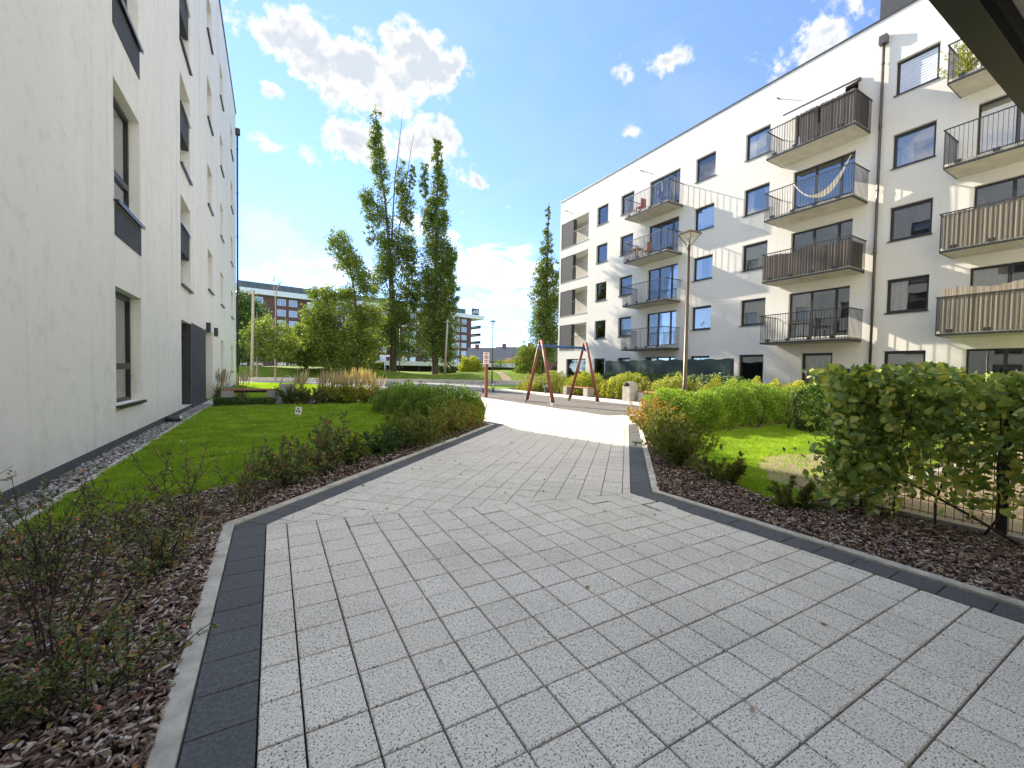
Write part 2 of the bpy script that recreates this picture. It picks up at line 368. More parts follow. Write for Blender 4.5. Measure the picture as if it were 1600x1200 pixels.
# terrain: flat court, then the grassy bank beyond the road
def bank_h(x,y):
    t=np.clip((y-(40.3-.30*(x-6)))/5.5,0,1); t=t*t*(3-2*t)
    return t*(1.05+.22*np.sin(x*.23+1)+.12*np.sin(x*.61+y*.2))
def terrain():
    xs=np.concatenate([np.linspace(-700,-30,10),np.linspace(-28,60,89),np.linspace(62,700,12)]); ys=np.concatenate([np.linspace(-300,18,10),np.linspace(19,80,80),np.linspace(85,1200,16)])
    X,Y=np.meshgrid(xs,ys); Z=bank_h(X,Y)-.04+.02*wob(np.stack([X.ravel(),Y.ravel(),0*X.ravel()],1),.5).reshape(X.shape)*(Y>41)
    V=np.stack([X,Y,Z],-1).reshape(-1,3); w=len(xs); i=(np.arange(len(ys)-1)[:,None]*w+np.arange(w-1)[None]).ravel()
    F=np.stack([i,i+1,i+w+1,i+w],1)
    o=link('ground',np_mesh('ground',V,F,True),M_MEADOW); o['kind']='structure'
terrain()
T=.2032
def clip(poly,a,b,c):
    """keep a*x+b*y<=c"""
    out=[]
    for i in range(len(poly)):
        p=poly[i];q=poly[(i+1)%len(poly)];dp=a*p[0]+b*p[1]-c;dq=a*q[0]+b*q[1]-c
        if dp<=0: out.append(p)
        if dp*dq<0: t=dp/(dp-dq); out.append((p[0]+(q[0]-p[0])*t,p[1]+(q[1]-p[1])*t))
    return out
def halfplanes(poly):
    H=[]
    for i in range(len(poly)):
        p=poly[i];q=poly[(i+1)%len(poly)]; ex,ey=q[0]-p[0],q[1]-p[1]; l=math.hypot(ex,ey); a,b=ey/l,-ex/l
        H.append((a,b,a*p[0]+b*p[1]))
    return H
def area(p): return .5*sum(p[i][0]*p[(i+1)%len(p)][1]-p[(i+1)%len(p)][0]*p[i][1] for i in range(len(p)))
def inset(poly,d):
    out=poly
    for a,b,c in halfplanes(poly):
        out=clip(out,a,b,c-d)
        if len(out)<3: return []
    return out
def clean(p):
    o=[]
    for q in p:
        if not o or math.hypot(q[0]-o[-1][0],q[1]-o[-1][1])>.004: o.append(q)
    if len(o)>2 and math.hypot(o[0][0]-o[-1][0],o[0][1]-o[-1][1])<.004: o.pop()
    return o
def cells(region,org,ang,size=T):
    """square cells of a rotated grid clipped to a convex region"""
    H=halfplanes(region); c,s=math.cos(ang),math.sin(ang)
    L=[((x-org[0])*c+(y-org[1])*s,-(x-org[0])*s+(y-org[1])*c) for x,y in region]
    out=[]
    for i in range(math.floor(min(l[0] for l in L)/size),math.ceil(max(l[0] for l in L)/size)):
        for j in range(math.floor(min(l[1] for l in L)/size),math.ceil(max(l[1] for l in L)/size)):
            q=[(org[0]+(u*c-v*s)*size,org[1]+(u*s+v*c)*size) for u,v in((i,j),(i+1,j),(i+1,j+1),(i,j+1))]
            p=q
            for h in H:
                p=clip(p,*h)
                if len(p)<3: break
            else:
                p=clean(p)
                if len(p)>2 and area(p)>.0012: out.append((p,area(p)>.98*size*size))
    return out
def tile_into(mb,p,gap=.0036,ch=.0035,z=0,th=.035):
    a=clean(inset(p,gap)) 
    if len(a)<3: return
    b=inset(a,ch)
    if len(b)!=len(a): 
        mb.prism(a,z-th,z); return
    # match vertex order by nearest start
    k=min(range(len(b)),key=lambda i:math.hypot(b[i][0]-a[0][0],b[i][1]-a[0][1])); b=b[k:]+b[:k]
    n=len(mb.V);m=len(a)
    mb.V+=[(x,y,z-th) for x,y in a]+[(x,y,z-ch) for x,y in a]+[(x,y,z) for x,y in b]
    for r in(0,m):
        for i in range(m): j=(i+1)%m; mb.F.append((n+r+i,n+r+j,n+r+m+j,n+r+m+i))
    mb.F.append(tuple(n+2*m+i for i in range(m)))
SA,SB=(-.045,3.66),(3.12,3.03)
L1,L2=(4.50,8.21),(7.25,7.16)
regA=[(-.045,-.62),(3.262,-.62),SB,SA]
regB=[SA,SB,L2,L1]
regP=[L1,L2,(8.12,8.86),(8.12,22),(4.0,22),(3.72,14.5)]
regQ=[(7.25,7.17),(13.45,7.22),(13.45,8.85),(8.12,8.85)]
regS=[(11.95,8.86),(13.45,8.86),(13.45,24),(11.95,24)]
regE=[(-1.95,16.25),(3.78,16.25),(3.86,18.3),(-1.95,18.3)]
pave=tag(sheet('pavement',[(-.5,-.7),(3.6,-.7),(3.6,3.1),(7.5,7.0),(13.5,7.0),(13.5,24),(3.9,22.1),(3.7,14.6),(4.2,8.5),(-.5,3.9)],-.020,M_BED))
allc=[(c,0.0) for c in cells(regA,(.092,1.495),0)]+[(c,R(45)) for c in cells(regB,(.3,3.2),R(45))]
allc+=[(c,R(45)) for c in cells(regP,(.3,3.2),R(45))]+[(c,R(45)) for c in cells(regQ,(.3,3.2),R(45))]
def cam_size(p):
    x=sum(q[0] for q in p)/len(p);y=sum(q[1] for q in p)/len(p)
    D=.495*x+.868*y; lat=.869*x-.495*y
    if D<.3 or abs(lat)>D*1.28+.15 or 1.2/max(D,.01)>.98: return 0
    return area(p)/D**3
allc.sort(key=lambda c:-cam_size(c[0][0]))
tm={}
full=MB(); tile_into(full,[(-T/2,-T/2),(T/2,-T/2),(T/2,T/2),(-T/2,T/2)]); full_me=full.mesh('tile'); full_me.materials.append(M_TILE)
rest=MB()
for i,((p,isfull),ang) in enumerate(allc):
    cx=sum(q[0] for q in p)/len(p);cy=sum(q[1] for q in p)/len(p); z=random.uniform(-.0016,.0016)
    if i<300:
        if isfull: o=link('tile',full_me,None,pave,(cx,cy,z),ang); o.rotation_euler=(random.gauss(0,.004),random.gauss(0,.004),ang)
        else:
            mb=MB(); tile_into(mb,[(q[0]-cx,q[1]-cy) for q in p]); o=link('tile',mb.mesh('tile'),M_TILE,pave,(cx,cy,z))
    else: tile_into(rest,p,z=z)
o=rest.build('paving_tiles',M_TILE,pave); o['kind']='stuff'
for nm,rg in(('playground_path',regS),('entrance_path',regE)):
    s=sheet(nm,rg,-.016,M_BED); mb=MB()
    for p,_ in cells(rg,rg[0],0,.405): tile_into(mb,p,gap=.004)
    o=mb.build('slab_paving',M_TILE,s); o['kind']='stuff'
# dark border band and concrete edging, laid along the path's edges
def off_lines(path,side):
    n=len(path)-1; segs=[]
    for i in range(n):
        (x0,y0),(x1,y1)=path[i],path[i+1]; l=math.hypot(x1-x0,y1-y0); d=((x1-x0)/l,(y1-y0)/l); nn=(-d[1]*side,d[0]*side); segs.append((path[i],d,nn,l))
    return segs
def strip(path,side,o0,o1,step,fn):
    segs=off_lines(path,side)
    for i,(p,d,n,l) in enumerate(segs):
        H=[]
        if i>0:
            b=(d[0]+segs[i-1][1][0],d[1]+segs[i-1][1][1]); H.append((-b[0],-b[1],-(b[0]*p[0]+b[1]*p[1])))
        if i<len(segs)-1:
            q=path[i+1]; b=(d[0]+segs[i+1][1][0],d[1]+segs[i+1][1][1]); H.append((b[0],b[1],b[0]*q[0]+b[1]*q[1]))
        k=-2
        while k*step<l+.6:
            a,bb=k*step,(k+1)*step; k+=1
            if (i==0 and bb<=0) or (i==len(segs)-1 and a>=l): continue
            if i==0: a=max(a,0)
            if i==len(segs)-1: bb=min(bb,l)
            q=[(p[0]+d[0]*u+n[0]*v,p[1]+d[1]*u+n[1]*v) for u,v in((a,o0),(bb,o0),(bb,o1),(a,o1))]
            if side<0: q.reverse()
            for h in H:
                q=clip(q,*h)
                if len(q)<3: break
            else:
                q=clean(q)
                if len(q)>2 and area(q)>.0008: fn(q)
band=tag(sheet('path_border',[(-.27,-.6),(-.05,-.6),(-.05,.2),(-.27,.2)],-.024,M_BED))
kerb=tag(sheet('kerb',[(-.33,-.6),(-.27,-.6),(-.27,-.5),(-.33,-.5)],-.03,M_KERB))
def put_tile(q):
    cx=sum(a[0] for a in q)/len(q);cy=sum(a[1] for a in q)/len(q); mb=MB(); tile_into(mb,[(a[0]-cx,a[1]-cy) for a in q],.002,.003)
    link('border_tile',mb.mesh('border_tile'),M_TILED,band,(cx,cy,random.uniform(-.001,.001)))
def put_kerb(q):
    cx=sum(a[0] for a in q)/len(q);cy=sum(a[1] for a in q)/len(q); mb=MB(); tile_into(mb,[(a[0]-cx,a[1]-cy) for a in q],.0015,.006,.0,.10)
    link('kerb_stone',mb.mesh('kerb_stone'),M_KERB,kerb,(cx,cy,.016+random.uniform(-.003,.003)))
pathL=[(-.045,-.6),SA,L1,(3.72,14.5),(3.95,16.2)]
pathR=[(3.262,-.6),SB,L2,(13.4,7.2)]
strip(pathL,1,.001,.205,.2032,put_tile); strip(pathL,1,.207,.285,1.0,put_kerb)
strip(pathR,-1,.001,.205,.2032,put_tile); strip(pathR,-1,.207,.285,1.0,put_kerb)
strip([(-1.60,-.6),(-1.60,15.95)],1,0,.075,1.0,put_kerb)       # edging of the gravel strip
strip([(-1.9,15.95),(3.55,15.95)],-1,0,.07,1.0,put_kerb)
# beds, lawns, playground, road
bedL=[(-1.6,-.6),(-.322,-.6),(-.322,3.77),(4.22,8.34),(3.45,14.4),(3.65,15.95),(-1.6,15.95)]
o=sheet('planting_bed',bedL,-.012,M_SOIL)
lawnL=[(-1.6,4.1),(-1.25,4.25),(-.85,4.75),(-.2,5.05),(.5,5.35),(1.3,6.2),(2.2,7.1),(2.75,8.2),(2.95,9.5),(2.9,12.5),(3.2,14.9),(-1.6,14.95)]
sheet('lawn',lawnL,0,M_LAWN)
bedR=[(3.545,-.7),(4.75,-.7),(4.75,1.95),(16.5,1.95),(16.5,6.9),(7.40,6.9),(3.42,2.94)]
sheet('planting_bed',bedR,-.012,M_SOIL)
lawnR=[(4.15,2.05),(4.3,2.6),(4.75,3.25),(5.3,3.85),(6.2,4.75),(7.1,5.35),(9,5.5),(14,5.7),(14,2.2),(9,2.1),(5.2,2.0)]
sheet('lawn',lawnR,0,M_LAWN)
dirt=[(4.75,2.15),(5.0,2.75),(5.6,3.2),(6.3,3.5),(7.0,3.45),(7.6,3.1),(8.2,2.7),(8.1,2.2),(5.5,2.06)]
def rough_edge(pts,amp,k=5):
    out=[]
    for i in range(len(pts)):
        a=pts[i];b=pts[(i+1)%len(pts)]
        for t in range(k): out.append((a[0]+(b[0]-a[0])*t/k+random.uniform(-amp,amp),a[1]+(b[1]-a[1])*t/k+random.uniform(-amp,amp)))
    return out
sheet('dirt_patch',rough_edge(dirt,.07),.006,M_SAND)
sheet('garden_ground',[(4.75,-.72),(13,-.72),(13,1.94),(4.75,1.94)],-.004,M_SAND)
sheet('gravel_strip',[(-1.96,-.6),(-1.6,-.6),(-1.6,16.2),(-1.96,16.2)],-.008,M_SOIL)
sheet('playground_surface',[(8.13,8.88),(11.93,8.88),(11.93,24),(8.13,22.2)],.001,M_RUBBER)
strip([(8.13,8.87),(11.94,8.87),(11.94,23.9)],-1,-.001,.05,1.0,lambda q:put_kerb(q)) if False else None
sheet('planting_bed',[(13.46,5.8),(22.1,5.8),(22.1,30.6),(13.46,30.6)],-.014,M_SOIL)
sheet('road',[(4.4,22.0),(13.4,24.02),(14.5,26),(21.5,30.6),(60,22),(60,26.4),(20,35.2),(4,40.2),(-1,41.6),(-8,43.5),(-8,38.5),(2.2,35.2)],-.006,M_ASPH)
sheet('grass_island',[(12.2,25.2),(13.2,24.6),(21,30.7),(20.4,32.0),(15.5,31.6)],.002,M_LAWN)
sheet('court_lawn',[(-1.95,18.35),(3.85,18.35),(4.2,22),(2.0,35),(-1.95,36)],-.004,M_LAWN)
wallk=thing('low_wall','long low pale concrete kerb wall along the far side of the road','low wall',(10,38.6,0))
def wall_line():
    a=Vector((-6,43.3,0));b=Vector((34,31.3,0)); L=(b-a).length; d=(b-a)/L; n=int(L/2.5)
    for i in range(n):
        m=MB().beam(a+d*(i*2.5+.01)+Vector((0,0,.13)),a+d*((i+1)*2.5-.01)+Vector((0,0,.13)),.22,.34); m.build('wall_block',M_KERB,wallk)
wall_line()
# trodden earth path up the bank
def bank_path():
    V=[];F=[]
    for i in range(13):
        t=i/12; x=20.4+1.6*t+.25*math.sin(t*5); y=36.1+8.5*t; w=.45+.12*math.sin(t*9)
        for sx in(-w,0,w): V.append((x+sx,y+sx*.2,float(bank_h(np.array(x+sx),np.array(y+sx*.2)))+.012))
    for i in range(12):
        for j in range(2): a=i*3+j; F.append((a,a+1,a+4,a+3))
    o=link('dirt_path',np_mesh('dirt_path',V,F,True),M_SAND); o['kind']='structure'
bank_path()
# loose cover: bark chips, pebbles, grass blades
def inpoly(P,poly):
    x,y=P[:,0],P[:,1]; c=np.zeros(len(P),bool); n=len(poly)
    for i in range(n):
        x0,y0=poly[i];x1,y1=poly[(i+1)%n]
        k=((y0>y)!=(y1>y)); xi=(x1-x0)*(y-y0)/((y1-y0) if y1!=y0 else 1e-9)+x0; c^=k&(x<xi)
    return c
def scatter(poly,n,holes=(),weight=None):
    a=np.array(poly); lo,hi=a.min(0),a.max(0); out=[]; got=0
    for _ in range(60):
        P=rng.uniform(lo,hi,(n*2,2)); k=inpoly(P,poly)
        for h in holes: k&=~inpoly(P,h)
        if weight is not None: k&=rng.uniform(size=len(P))<weight(P)
        out.append(P[k]); got+=k.sum()
        if got>=n: break
    return np.concatenate(out)[:n]
def near_w(ref):
    return lambda P: np.clip((ref/np.maximum(.495*P[:,0]+.868*P[:,1],.8))**1.6,0,1)
def chips(name,poly,n,holes,lift=.0):
    P=scatter(poly,n,holes,near_w(2.2)); N=len(P)
    C=np.stack([P[:,0],P[:,1],rng.uniform(.0,.03,N)+lift],1)
    a=rng.uniform(0,6.28,N); d=np.stack([np.cos(a),np.sin(a),rng.normal(0,.22,N)],1); d=unit(d)
    up=unit(np.stack([rng.normal(0,.35,N),rng.normal(0,.35,N),np.ones(N)],1)); s=unit(np.cross(d,up)); u=np.cross(s,d)
    L=rng.uniform(.014,.05,N)[:,None]; W=rng.uniform(.005,.013,N)[:,None]; h=rng.uniform(.001,.003,N)[:,None]; b=rng.normal(0,.10,N)[:,None]
    k=[(-.5,-.3,0),(-.42,.34,0),(.06,.5,1),(.04,-.5,1),(.5,.28,0),(.44,-.36,0)]
    V=np.stack([C+d*L*i+s*W*j+u*(b*L*e+h) for i,j,e in k]+[C+d*L*i+s*W*j+u*(b*L*e-h) for i,j,e in k],1).reshape(-1,3)
    q=np.arange(N)[:,None]*12; F=np.concatenate([q+f for f in([0,1,2],[0,2,3],[3,2,4],[3,4,5],[6,7,1],[6,1,0],[8,10,4],[8,4,2],[10,11,5],[10,5,4],[11,9,3],[11,3,5],[9,6,0],[9,0,3],[7,8,2],[7,2,1])],1).reshape(-1,3)
    o=link(name,np_mesh(name,V,F),M_MULCH); tag(o,kind='stuff'); return o
o=chips('bark_mulch',bedL,40000,[lawnL]); o['label']='dark bark chips covering the bed beside the white-walled building'; o['category']='bark mulch'
o=chips('bark_mulch',bedR,28000,[lawnR]); o['label']='dark bark chips covering the bed in front of the wire fence'; o['category']='bark mulch'
def pebbles():
    P=scatter([(-1.955,1.8),(-1.60,1.8),(-1.60,16.1),(-1.955,16.1)],7000); N=len(P)
    import bmesh
    b=bmesh.new(); bmesh.ops.create_icosphere(b,subdivisions=1,radius=1); b.verts.ensure_lookup_table()
    B=np.array([v.co[:] for v in b.verts]); Fb=np.array([[v.index for v in f.verts] for f in b.faces]); b.free()
    Vv=B[None]*(1+rng.normal(0,.16,(N,len(B),1)))*rng.uniform(.008,.024,(N,1,1))*np.stack([rng.uniform(.8,1.4,N),rng.uniform(.7,1.1,N),rng.uniform(.45,.8,N)],1)[:,None,:]
    a=rng.uniform(0,6.28,N); c,s=np.cos(a)[:,None],np.sin(a)[:,None]
    Vr=np.stack([Vv[...,0]*c-Vv[...,1]*s,Vv[...,0]*s+Vv[...,1]*c,Vv[...,2]],-1)
    V=(Vr+np.stack([P[:,0],P[:,1],rng.uniform(-.004,.014,N)],1)[:,None]).reshape(-1,3)
    F=(np.arange(N)[:,None,None]*len(B)+Fb[None]).reshape(-1,3)
    tag(link('gravel',np_mesh('gravel',V,F),M_PEB),'grey loose pebbles along the foot of the white wall','gravel',kind='stuff')
pebbles()
def blades(name,poly,n,holes,label,ref=7,h=.045):
    P=scatter(poly,n,holes,near_w(ref)); N=len(P)
    tuft=1+.5*wob(np.stack([P[:,0],P[:,1],0*P[:,0]],1),5,3)
    a=rng.uniform(0,6.28,N); H=rng.uniform(.5,1.3,N)*h*tuft; W=rng.uniform(.0025,.0055,N)*np.clip((.495*P[:,0]+.868*P[:,1])/5,.9,2.6)
    lx=rng.normal(0,.55,N)*H; ly=rng.normal(0,.55,N)*H
    b=np.stack([P[:,0],P[:,1],np.full(N,-.002)],1); s=np.stack([np.cos(a)*W,np.sin(a)*W,0*W],1)
    V=np.stack([b-s,b+s,b+np.stack([lx,ly,H],1)],1).reshape(-1,3); F=np.arange(3*N).reshape(-1,3)
    tag(link(name,np_mesh(name,V,F),M_GRASS),label,'grass',kind='stuff')
blades('grass',lawnL,230000,[],'mown green grass of the lawn beside the white-walled building')
blades('grass',lawnR,110000,[inset(dirt,.0) if False else dirt],'sunlit mown grass behind the shrub bed and wire fence')
P=scatter(dirt,2500)
blades('grass',dirt,3500,[],'thin dry grass tufts on the bare earth patch')
blades('grass',[(-1.95,18.35),(3.85,18.35),(4.2,22),(2.0,35),(-1.95,36)],60000,[],'bright sunlit grass behind the concrete bench',22,.07)

# fallen leaves, daisies, crumbs in the joints
def litter(name,label,poly,n,size,mat,z=.02,holes=(),w=None,flat=.35):
    P=scatter(poly,n,holes,w); N=len(P); d=np.stack([*rng.normal(size=(2,N)),rng.normal(0,flat,N)],1)
    V,F=leaves(np.stack([P[:,0],P[:,1],z+rng.uniform(0,.012,N)],1),size,0,.6,.12,False,d*2.2)
    return tag(link(name,np_mesh(name,V,F),mat),label,name.replace('_',' '),kind='stuff')
litter('leaf_litter','dry tan leaves strewn over the bark of the near bed',bedL,2600,.030,M_LITTER,.028,[lawnL],near_w(2.6))
litter('leaf_litter','dry tan leaves strewn over the bark below the fence hedge',bedR,900,.030,M_LITTER,.028,[lawnR],near_w(3.0))
litter('fallen_leaves','a few small leaves lying on the paved path',regA,26,.030,M_LITTER,.006)
litter('fallen_leaves','scattered leaf crumbs on the slanting path',regB,60,.032,M_LITTER,.006)
litter('fallen_leaves','yellow leaves lying on the lawn beside the white-walled building',lawnL,160,.045,M_LITTER,.035)
litter('daisies','tiny white daisies dotted over the shaded lawn',lawnL,230,.026,M_DAISY,.045)
# ------------------------------------------------------------------ apartment buildings
FL=2.945
class Face:
    """vertical facade plane: u along it, v up, w outward"""
    def __init__(s,org,udir,wdir): s.o=Vector(org);s.u=Vector(udir);s.w=Vector(wdir); s.flip=s.u.cross(Vector((0,0,1))).dot(s.w)<0
    def d(s,u,v,w): return tuple(s.u*u+s.w*w+Vector((0,0,v)))
    def p(s,u,v,w): return tuple(s.o+s.u*u+s.w*w+Vector((0,0,v)))
    def box(s,mb,u0,u1,v0,v1,w0,w1,world=True):
        n=len(mb.V); f=s.p if world else s.d
        mb.V+=[f(u,v,w) for w in(w0,w1) for v in(v0,v1) for u in(u0,u1)]
        for q in((0,2,3,1),(4,5,7,6),(0,1,5,4),(2,6,7,3),(0,4,6,2),(1,3,7,5)):
            q=tuple(n+i for i in q); mb.F.append(tuple(reversed(q)) if s.flip else q)
        return mb
    def quad(s,mb,pts,world=True):
        f=s.p if world else s.d; pts=[f(*q) for q in pts]; mb.poly(list(reversed(pts)) if s.flip else pts)
    def wall(s,u0,u1,v0,v1,holes):
        mb=MB(); us=sorted({u0,u1,*[h[i] for h in holes for i in(0,1)]}); vs=sorted({v0,v1,*[h[i] for h in holes for i in(2,3)]})
        for i in range(len(us)-1):
            for j in range(len(vs)-1):
                a,b,c,d=us[i],us[i+1],vs[j],vs[j+1]; um,vm=(a+b)/2,(c+d)/2
                if any(h[0]<um<h[1] and h[2]<vm<h[3] for h in holes): continue
                s.quad(mb,[(a,c,0),(b,c,0),(b,d,0),(a,d,0)])
        for h in holes:
            a,b,c,d,e=h[:5]
            s.quad(mb,[(a,c,0),(b,c,0),(b,c,-e),(a,c,-e)]); s.quad(mb,[(a,d,-e),(b,d,-e),(b,d,0),(a,d,0)])
            s.quad(mb,[(a,c,-e),(a,d,-e),(a,d,0),(a,c,0)]); 
            if len(h)<6: s.quad(mb,[(b,c,0),(b,d,0),(b,d,-e),(b,c,-e)])
        return mb
WM={}
def window(face,parent,h,style='plain',curtain=None,sill=M_SILL,sill_out=.05,name='window',gm=None):
    """frame set at the back of the opening h=(u0,u1,v0,v1,depth); pane, sill, curtain and room are its pieces"""
    u0,u1,v0,v1,e=h; w,hh=u1-u0,v1-v0; key=(id(face),round(w,2),round(hh,2),style,e)
    loc=face.p(u0,v0,-e)
    if key not in WM:
        f=.055; mb=MB(); B=lambda a,b,c,d,x,y: face.box(mb,a,b,c,d,x,y,False)
        B(0,w,0,f,-.04,.03);B(0,w,hh-f-.02,hh,-.04,.03);B(0,f,f,hh-f-.02,-.04,.03);B(w-f,w,f,hh-f-.02,-.04,.03)
        if style=='tilt':
            tb=MB()
            face.box(tb,f,w-f,f,f+.07,-.03,.02,False)
        divs={'plain':[], 'tilt':[], 'double':[.5],'door3':[.22,.62],'door2':[.42],'split':[.5],'transom':[]}[style]
        for t in divs: B(t*w-.05,t*w+.05,f,hh-f-.02,-.038,.028)
        if style in('transom',): B(f,w-f,.30*hh,.30*hh+.10,-.038,.035)
        if style in('plain','tilt','split'):
            s2=.10; B(f,w-f,f,s2,-.035,.022);B(f,w-f,hh-s2-.02,hh-f-.02,-.035,.022);B(f,s2,s2,hh-s2-.02,-.035,.022);B(w-s2,w-f,s2,hh-s2-.02,-.035,.022)
        pm=MB(); xs=[0]+divs+[1]
        face.box(pm,f*.8,w-f*.8,f*.8,hh-f-.01,-.012,.0,False)
        sm=MB(); face.box(sm,-.03,w+.03,-.028,-.004,.028,e+sill_out,False); face.box(sm,-.03,w+.03,-.05,-.028,e+sill_out-.012,e+sill_out,False)
        rm=MB(); a,b,c,d,z=-.35,w+.35,-.55 if hh<1.8 else -.02,hh+.25,-2.6
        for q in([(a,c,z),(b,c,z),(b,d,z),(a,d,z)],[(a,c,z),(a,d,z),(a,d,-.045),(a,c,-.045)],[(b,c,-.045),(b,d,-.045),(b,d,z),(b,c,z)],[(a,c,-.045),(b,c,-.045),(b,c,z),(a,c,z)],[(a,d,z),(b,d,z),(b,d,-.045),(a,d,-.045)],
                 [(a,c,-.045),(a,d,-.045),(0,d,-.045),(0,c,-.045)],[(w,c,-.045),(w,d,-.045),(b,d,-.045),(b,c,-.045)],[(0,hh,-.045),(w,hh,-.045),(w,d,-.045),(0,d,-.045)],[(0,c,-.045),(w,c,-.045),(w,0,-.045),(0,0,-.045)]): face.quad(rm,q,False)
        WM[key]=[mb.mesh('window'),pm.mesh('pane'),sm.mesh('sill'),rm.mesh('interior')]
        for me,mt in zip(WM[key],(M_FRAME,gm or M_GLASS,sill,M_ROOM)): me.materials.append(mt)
    fm,pm,sm,rm=WM[key]
    o=link(name,fm,None,parent,loc); 
    link('pane',pm,None,o,loc); 
    if sill_out>0:
        so_=link('sill',sm,None,o,loc)
        if face is FLW and v0>2.5:
            lm=MB(); face.box(lm,-.032,w+.032,-.003,.006,e+sill_out-.03,e+sill_out+.003,False); link('sill_edge',lm.mesh('sill_edge'),M_SILLB,so_,loc)
    link('interior',rm,None,o,loc)
    if curtain:
        cm=MB(); k=40
        for a,b in curtain:
            n=max(6,int((b-a)*k)); 
            for i in range(n):
                t0,t1=a+(b-a)*i/n,a+(b-a)*(i+1)/n; z0=-.13+.022*math.sin(i*1.3)+.01*math.sin(i*.4);z1=-.13+.022*math.sin((i+1)*1.3)+.01*math.sin((i+1)*.4)
                face.quad(cm,[(t0*w,-.3 if hh<1.8 else 0,z0),(t1*w,-.3 if hh<1.8 else 0,z1),(t1*w,hh+.05,z1),(t0*w,hh+.05,z0)],False)
        link('curtain',cm.mesh('curtain'),M_CURT,o,loc)
    return o
def hopper(face,parent,u,vtop,vbot,mat,out=.16):
    m=MB(); m.tube([face.p(u,vbot,out*.6),face.p(u,vtop,out*.6)],.05,10); pipe=m.build('drainpipe',mat,parent,True)
    b=MB(); face.box(b,u-.13,u+.13,vtop,vtop+.34,.01,.24); b.build('hopper',mat,pipe)
    c=MB()
    for v in np.arange(vbot+1.2,vtop,2.6): c.tube([face.p(u,v,out*.6),face.p(u,v+.07,out*.6)],.062,10)
    o=c.build('pipe_clamps',mat,pipe); o['kind']='stuff'
# ---- long block across the court (balconies)
FLW=None
FR=Face((22.1,0,0),(0,1,0),(-1,0,0))
rb=tag(link('apartment_building',None,None,None,(22.1,0,0)),'long white five-storey apartment block with four columns of stacked railed balconies','building')
cols=dict(W1=(24.5,25.75),W2=(21.87,23.15),W3=(15.6,16.9),W4=(12.5,13.83),W5=(6.27,7.58),W6=(.3,1.6))
D=dict(D1=(18.02,20.47),D2=(8.85,11.37),D3=(2.68,5.19))
H=[];W=[]
for c,(a,b) in cols.items():
    for k in range(5):
        h=(a,b,.92+FL*k,2.30+FL*k,.17); H.append(h); W.append((c,k,h))
for c,(a,b) in D.items():
    for k in range(5):
        if c=='D2' and k==0: h=(9.41,10.71,.35,2.30,.17)
        else: h=(a,b,.12+FL*k,2.30+FL*k,.17)
        H.append(h); W.append((c,k,h))
LOG=[(26.75,30.41,.17+FL*k,2.33+FL*k,1.15,'open') for k in range(1,5)]+[(26.75,29.35,.12,2.32,.17)]
H+=LOG; W.append(('L0',0,LOG[-1]))
FR.wall(-.75,30.62,-.1,16.1,H).build('wall',M_WHITE,rb)
# back, end walls and roof
FEN=Face((22.1,30.62,0),(1,0,0),(0,1,0)); mb=FEN.wall(0,13.9,-.1,16.1,[(.12,1.14,.17+FL*k,2.33+FL*k,.21) for k in range(1,5)]); mb.poly([(36,30.62,-.1),(36,-.75,-.1),(36,-.75,16.1),(36,30.62,16.1)])
mb.build('end_wall',M_WHITE,rb)
MB().box(22.16,36,-.75,30.56,15.6,15.8).build('roof',M_CONC,rb)
mb=MB(); FR.box(mb,-.75,30.66,16.1,16.16,-.4,.05); mb.build('roof_coping',M_STEEL,rb)
mb=MB(); mb.box(22.10,36,30.57,30.66,16.1,16.16); mb.build('roof_coping',M_STEEL,rb)
MB().box(23.2,34,-.7,8.6,15.8,19.6).build('rooftop_storey',M_DARKR,rb)
mb=MB(); FR.box(mb,-.75,30.62,-.1,.32,.0,.012); mb.build('plinth',M_PLINTH,rb)
curt_opts=[None,[(.02,.98)],[(.02,.3),(.7,.98)],[(.55,.98)],[(.02,.45)],None]
rr=random.Random(4)
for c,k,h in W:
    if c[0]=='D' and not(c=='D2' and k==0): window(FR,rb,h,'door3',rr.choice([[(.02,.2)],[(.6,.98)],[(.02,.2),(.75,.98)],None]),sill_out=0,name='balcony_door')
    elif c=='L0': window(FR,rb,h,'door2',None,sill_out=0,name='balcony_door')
    else:
        o=window(FR,rb,h,'plain',rr.choice(curt_opts))
        if rr.random()<.4 and not(c=='W5' and k==4):   # roller blind part-way down
            bh=rr.uniform(.2,.75)*(h[3]-h[2]); bm=MB(); FR.box(bm,h[0]+.08,h[1]-.08,h[3]-.08-bh,h[3]-.07,-.235,-.228); bm.build('roller_blind',rr.choice([M_CURT,M_BLIND,M_SOFFIT]),o)
        if rr.random()<.35:   # pot plant on the inner sill
            pu=rr.uniform(h[0]+.25,h[1]-.25); pm_=MB().tube([FR.p(pu,h[2]+.03,-.33),FR.p(pu,h[2]+.2,-.33)],[.06,.085],10); pm_.build('plant_pot',M_BRICKH,o,True)
            V_,F_=leaves(np.array(FR.p(pu,h[2]+.36,-.33))-np.array(wl(o))+rng.normal(size=(70,3))*.09,.09,.6,.5); link('pot_foliage',np_mesh('pot_foliage',V_,F_),M_LF_DARK,o).location=(0,0,0)
        if c=='W5' and k==4:   # closed slatted blind
            bm=MB()
            for i in range(11): FR.box(bm,h[0]+.1,h[1]-.1,h[2]+.12+i*.108,h[2]+.12+i*.108+.092,-.165,-.158)
            bm.build('blind_slats',M_BLIND,o)['kind']='stuff'
